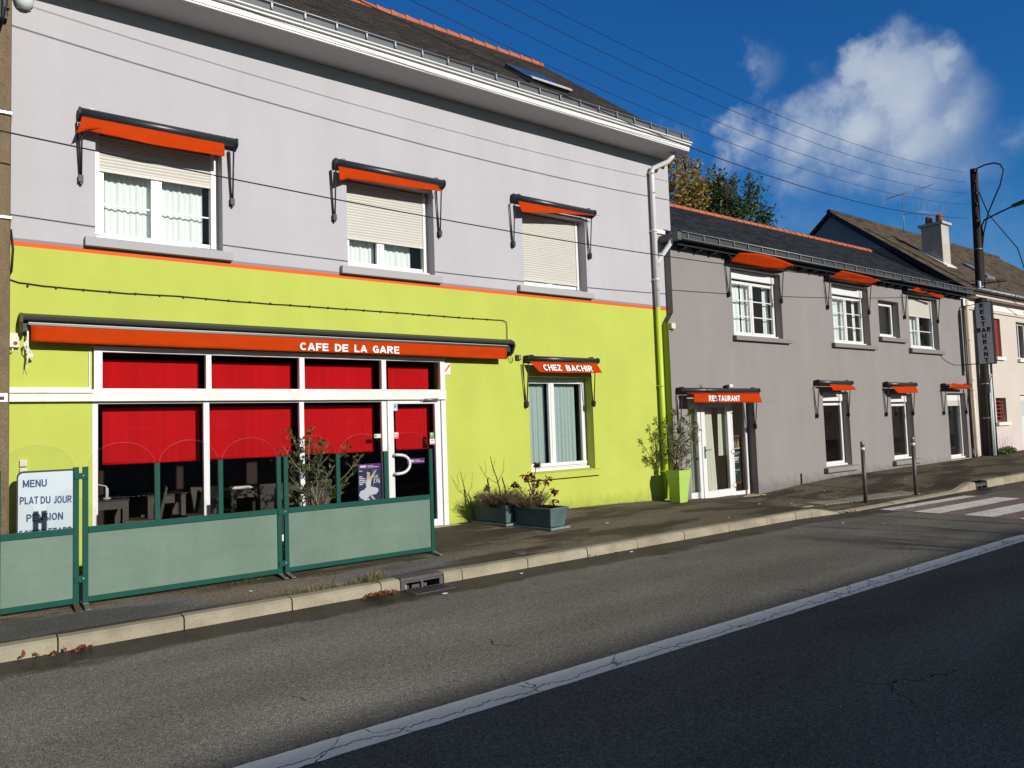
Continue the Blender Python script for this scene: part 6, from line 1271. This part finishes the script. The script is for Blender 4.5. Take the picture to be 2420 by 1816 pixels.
tuft('moss_patch', 'dull moss strip between the wind screens and the drain', [(3.0,-2.05,zpave(3.0,-2.05)),(3.5,-2.1,zpave(3.5,-2.1))], .016, 500, MATS['moss'], DRYGRASS, 7)
tuft('weeds', 'fine weeds along the foot of the lime wall', [(8.6,-.02,.235),(9.5,-.02,.222),(10.6,-.02,.195)], .05, 90, GREENGRASS, DRYGRASS, 8)
tuft('weeds', 'fine weeds along the foot of the grey wall', [(14.3,-.18,.08),(16,-.18,.17),(18,-.18,.24),(21,-.18,.26)], .07, 160, DRYGRASS, GREENGRASS, 9)
random.seed(12); m = MB(); t = thing('weed_bush', 'low green weed bush at the foot of the pink wall', 'plant', (27.6,-.22,.3))
for k in range(420):
    a = random.uniform(0,6.283); q = random.random()**.5; m.leaf((27.6+.62*q*math.cos(a), -.24+.16*q*math.sin(a), .30+random.random()*.26*(1-q*.6)), (random.uniform(-1,1), random.uniform(-1,1), random.uniform(-.1,1)), random.uniform(.05,.10), .04)
build(m, 'foliage', GREENGRASS, t); m = MB()
for k in range(9): x = 27.2+random.random()*.9; m.tube([(x,-.2,.3),(x+random.uniform(-.1,.1),-.2,.55),(x+random.uniform(-.2,.2),-.22,.72+random.random()*.25)], [.006,.004,.002], 4)
build(m, 'dry_stalks', TWIG, t)
def litter(name, label, pts, m_, n, seed, size, sx=.06, sy=.03):
    random.seed(seed); m = MB()
    for k in range(n):
        p = Vector(random.choice(pts)) + Vector((random.gauss(0,sx), random.gauss(0,sy), .004+random.random()*.012)); m.leaf(p, (random.uniform(-1,1), random.uniform(-1,1), random.uniform(-.15,.35)), size*random.uniform(.6,1.3), size*.6, 0, .4)
    o = build(m, name, m_, base=pts[0]); struct(o, 'stuff'); o['label'] = label; o['category'] = 'leaves'; return o
litter('leaf_litter', 'dark leaf litter heaped in the gutter beside the drain', [(3.38,-2.90,.01),(3.48,-2.90,.02),(3.55,-2.92,.01)], DEADLEAF, 120, 3, .035, .06, .03)
litter('dead_leaves', 'reddish fallen leaves in the wet gutter at the left', [(.52,-2.90,.003),(.60,-2.92,.003),(.75,-2.88,.003),(.36,-2.88,.02)], DEADLEAF, 22, 5, .05, .05, .02)
litter('dead_leaves', 'scattered fallen leaves along the far gutter', [(6.5,-2.9,.003),(6.8,-2.92,.003),(9.5,-2.9,.003),(12.6,-2.95,-.02),(12.9,-3.0,-.02)], DEADLEAF, 16, 6, .045, .06, .02)
random.seed(77); m = MB()
for (x, y) in ((4.0,-3.3),(5.2,-3.05),(9.9,-2.45),(11.3,-3.6),(11.6,-4.1),(13.0,-1.6),(12.1,-1.5),(8.0,-1.6),(2.3,-2.3),(7.1,-2.98),(15.2,-1.0),(17.9,-1.5)):
    z = (zroad(x) if y < -2.84 else zpave(x, y))+.004; s_ = random.uniform(.006,.016); m.box(x-s_*2, x+s_*2, y-s_, y+s_, z, z+.004)
o = build(m, 'paper_scraps', LETTER, base=(8,-3,0)); struct(o, 'stuff'); o['label'] = 'tiny white paper scraps on road and pavement'; o['category'] = 'litter'

# ------------------------------------------------------------------ across the street (behind the camera): casts the shade on the road
def far_house(label, x0, x1, yf, yb, eave_z, ridge_z, wallc, roofc):
    h = thing('opposite_house', label, 'house', ((x0+x1)/2, yf, 0), 'houses across the street'); m = MB(); ym = (yf+yb)/2
    m.box(x0, x1, yb, yf, -.1, eave_z); m.hexa([(x0,yb,eave_z),(x0,yf,eave_z),(x0,ym,ridge_z-.1)], [(x1,yb,eave_z),(x1,yf,eave_z),(x1,ym,ridge_z-.1)]); build(m, 'wall', wallc, h)
    m = MB(); m.hexa([(x0-.2,yf+.4,eave_z-.15),(x1+.2,yf+.4,eave_z-.15),(x1+.2,ym,ridge_z),(x0-.2,ym,ridge_z)], [(x0-.2,yf+.4,eave_z-.05),(x1+.2,yf+.4,eave_z-.05),(x1+.2,ym,ridge_z+.1),(x0-.2,ym,ridge_z+.1)])
    m.hexa([(x0-.2,yb-.4,eave_z-.15),(x1+.2,yb-.4,eave_z-.15),(x1+.2,ym,ridge_z),(x0-.2,ym,ridge_z)], [(x0-.2,yb-.4,eave_z-.05),(x1+.2,yb-.4,eave_z-.05),(x1+.2,ym,ridge_z+.1),(x0-.2,ym,ridge_z+.1)]); build(m, 'roof', roofc, h)
    n = max(2, int((x1-x0)/2.6))
    for k in range(n):
        x = lerp(x0+1.0, x1-1.0, k/(n-1)) if n > 1 else x0+1; m = MB(); frame_rect(m, x-.5, x+.5, .95, 2.2, .07, yf-.02, yf+.03); w_ = build(m, 'window', WHITE, h); m = MB(); m.box(x-.43,x+.43,yf+.003,yf+.01,1.02,2.13); build(m, 'pane', mat('dark_pane', (.02,.025,.03), .05, 0, 1, 0, 0, .6), w_)
    return h
CREAMW = mat('far_cream_render', (.30,.28,.25), .9, .05); GREYW = mat('far_grey_render', (.24,.235,.23), .9, .05)
far_house('cream single-storey house across the street, opposite the cafe', 4.0, 17.5, -20, -30, 3.5, 6.52, CREAMW, SLATEDARK)
far_house('grey single-storey house across the street, opposite the grey building', 19.3, 33, -20, -30, 3.5, 6.56, GREYW, SLATEBROWN)
far_house('long low house farther down the other side of the street', 36, 60, -21, -31, 3.4, 6.5, CREAMW, SLATEBROWN)
random.seed(61); t = thing('bare_tree', 'small leafless tree in a front garden across the street', 'tree', (11.5,-15.5,0)); m = MB(); m.tube([(12.4,-15.5,-.1),(12.4,-15.5,1.2),(12.35,-15.5,2.1)], [.09,.08,.065], 8)
for k in range(9): a = 6.283*k/9; grow(m, (12.37,-15.5,1.7+random.random()*.4), (math.cos(a),math.sin(a)*.5,.85), 1.45, .030, 3, .45, 3, .10, None, 4, .3, .66)
build(m, 'branches', BARK, t)
t = thing('street_post', 'slim grey steel post on the pavement across the street', 'post', (13.75,-9.9,.12)); m = MB(); m.tube([(13.75,-9.9,.1),(13.75,-9.9,5.75)], [.045,.030], 10); build(m, 'post', ZINC, t)
m = MB(); m.tube([(13.75,-9.9,5.75),(13.75,-9.9,5.80)], .036, 10); build(m, 'post_cap', ZINC, t)
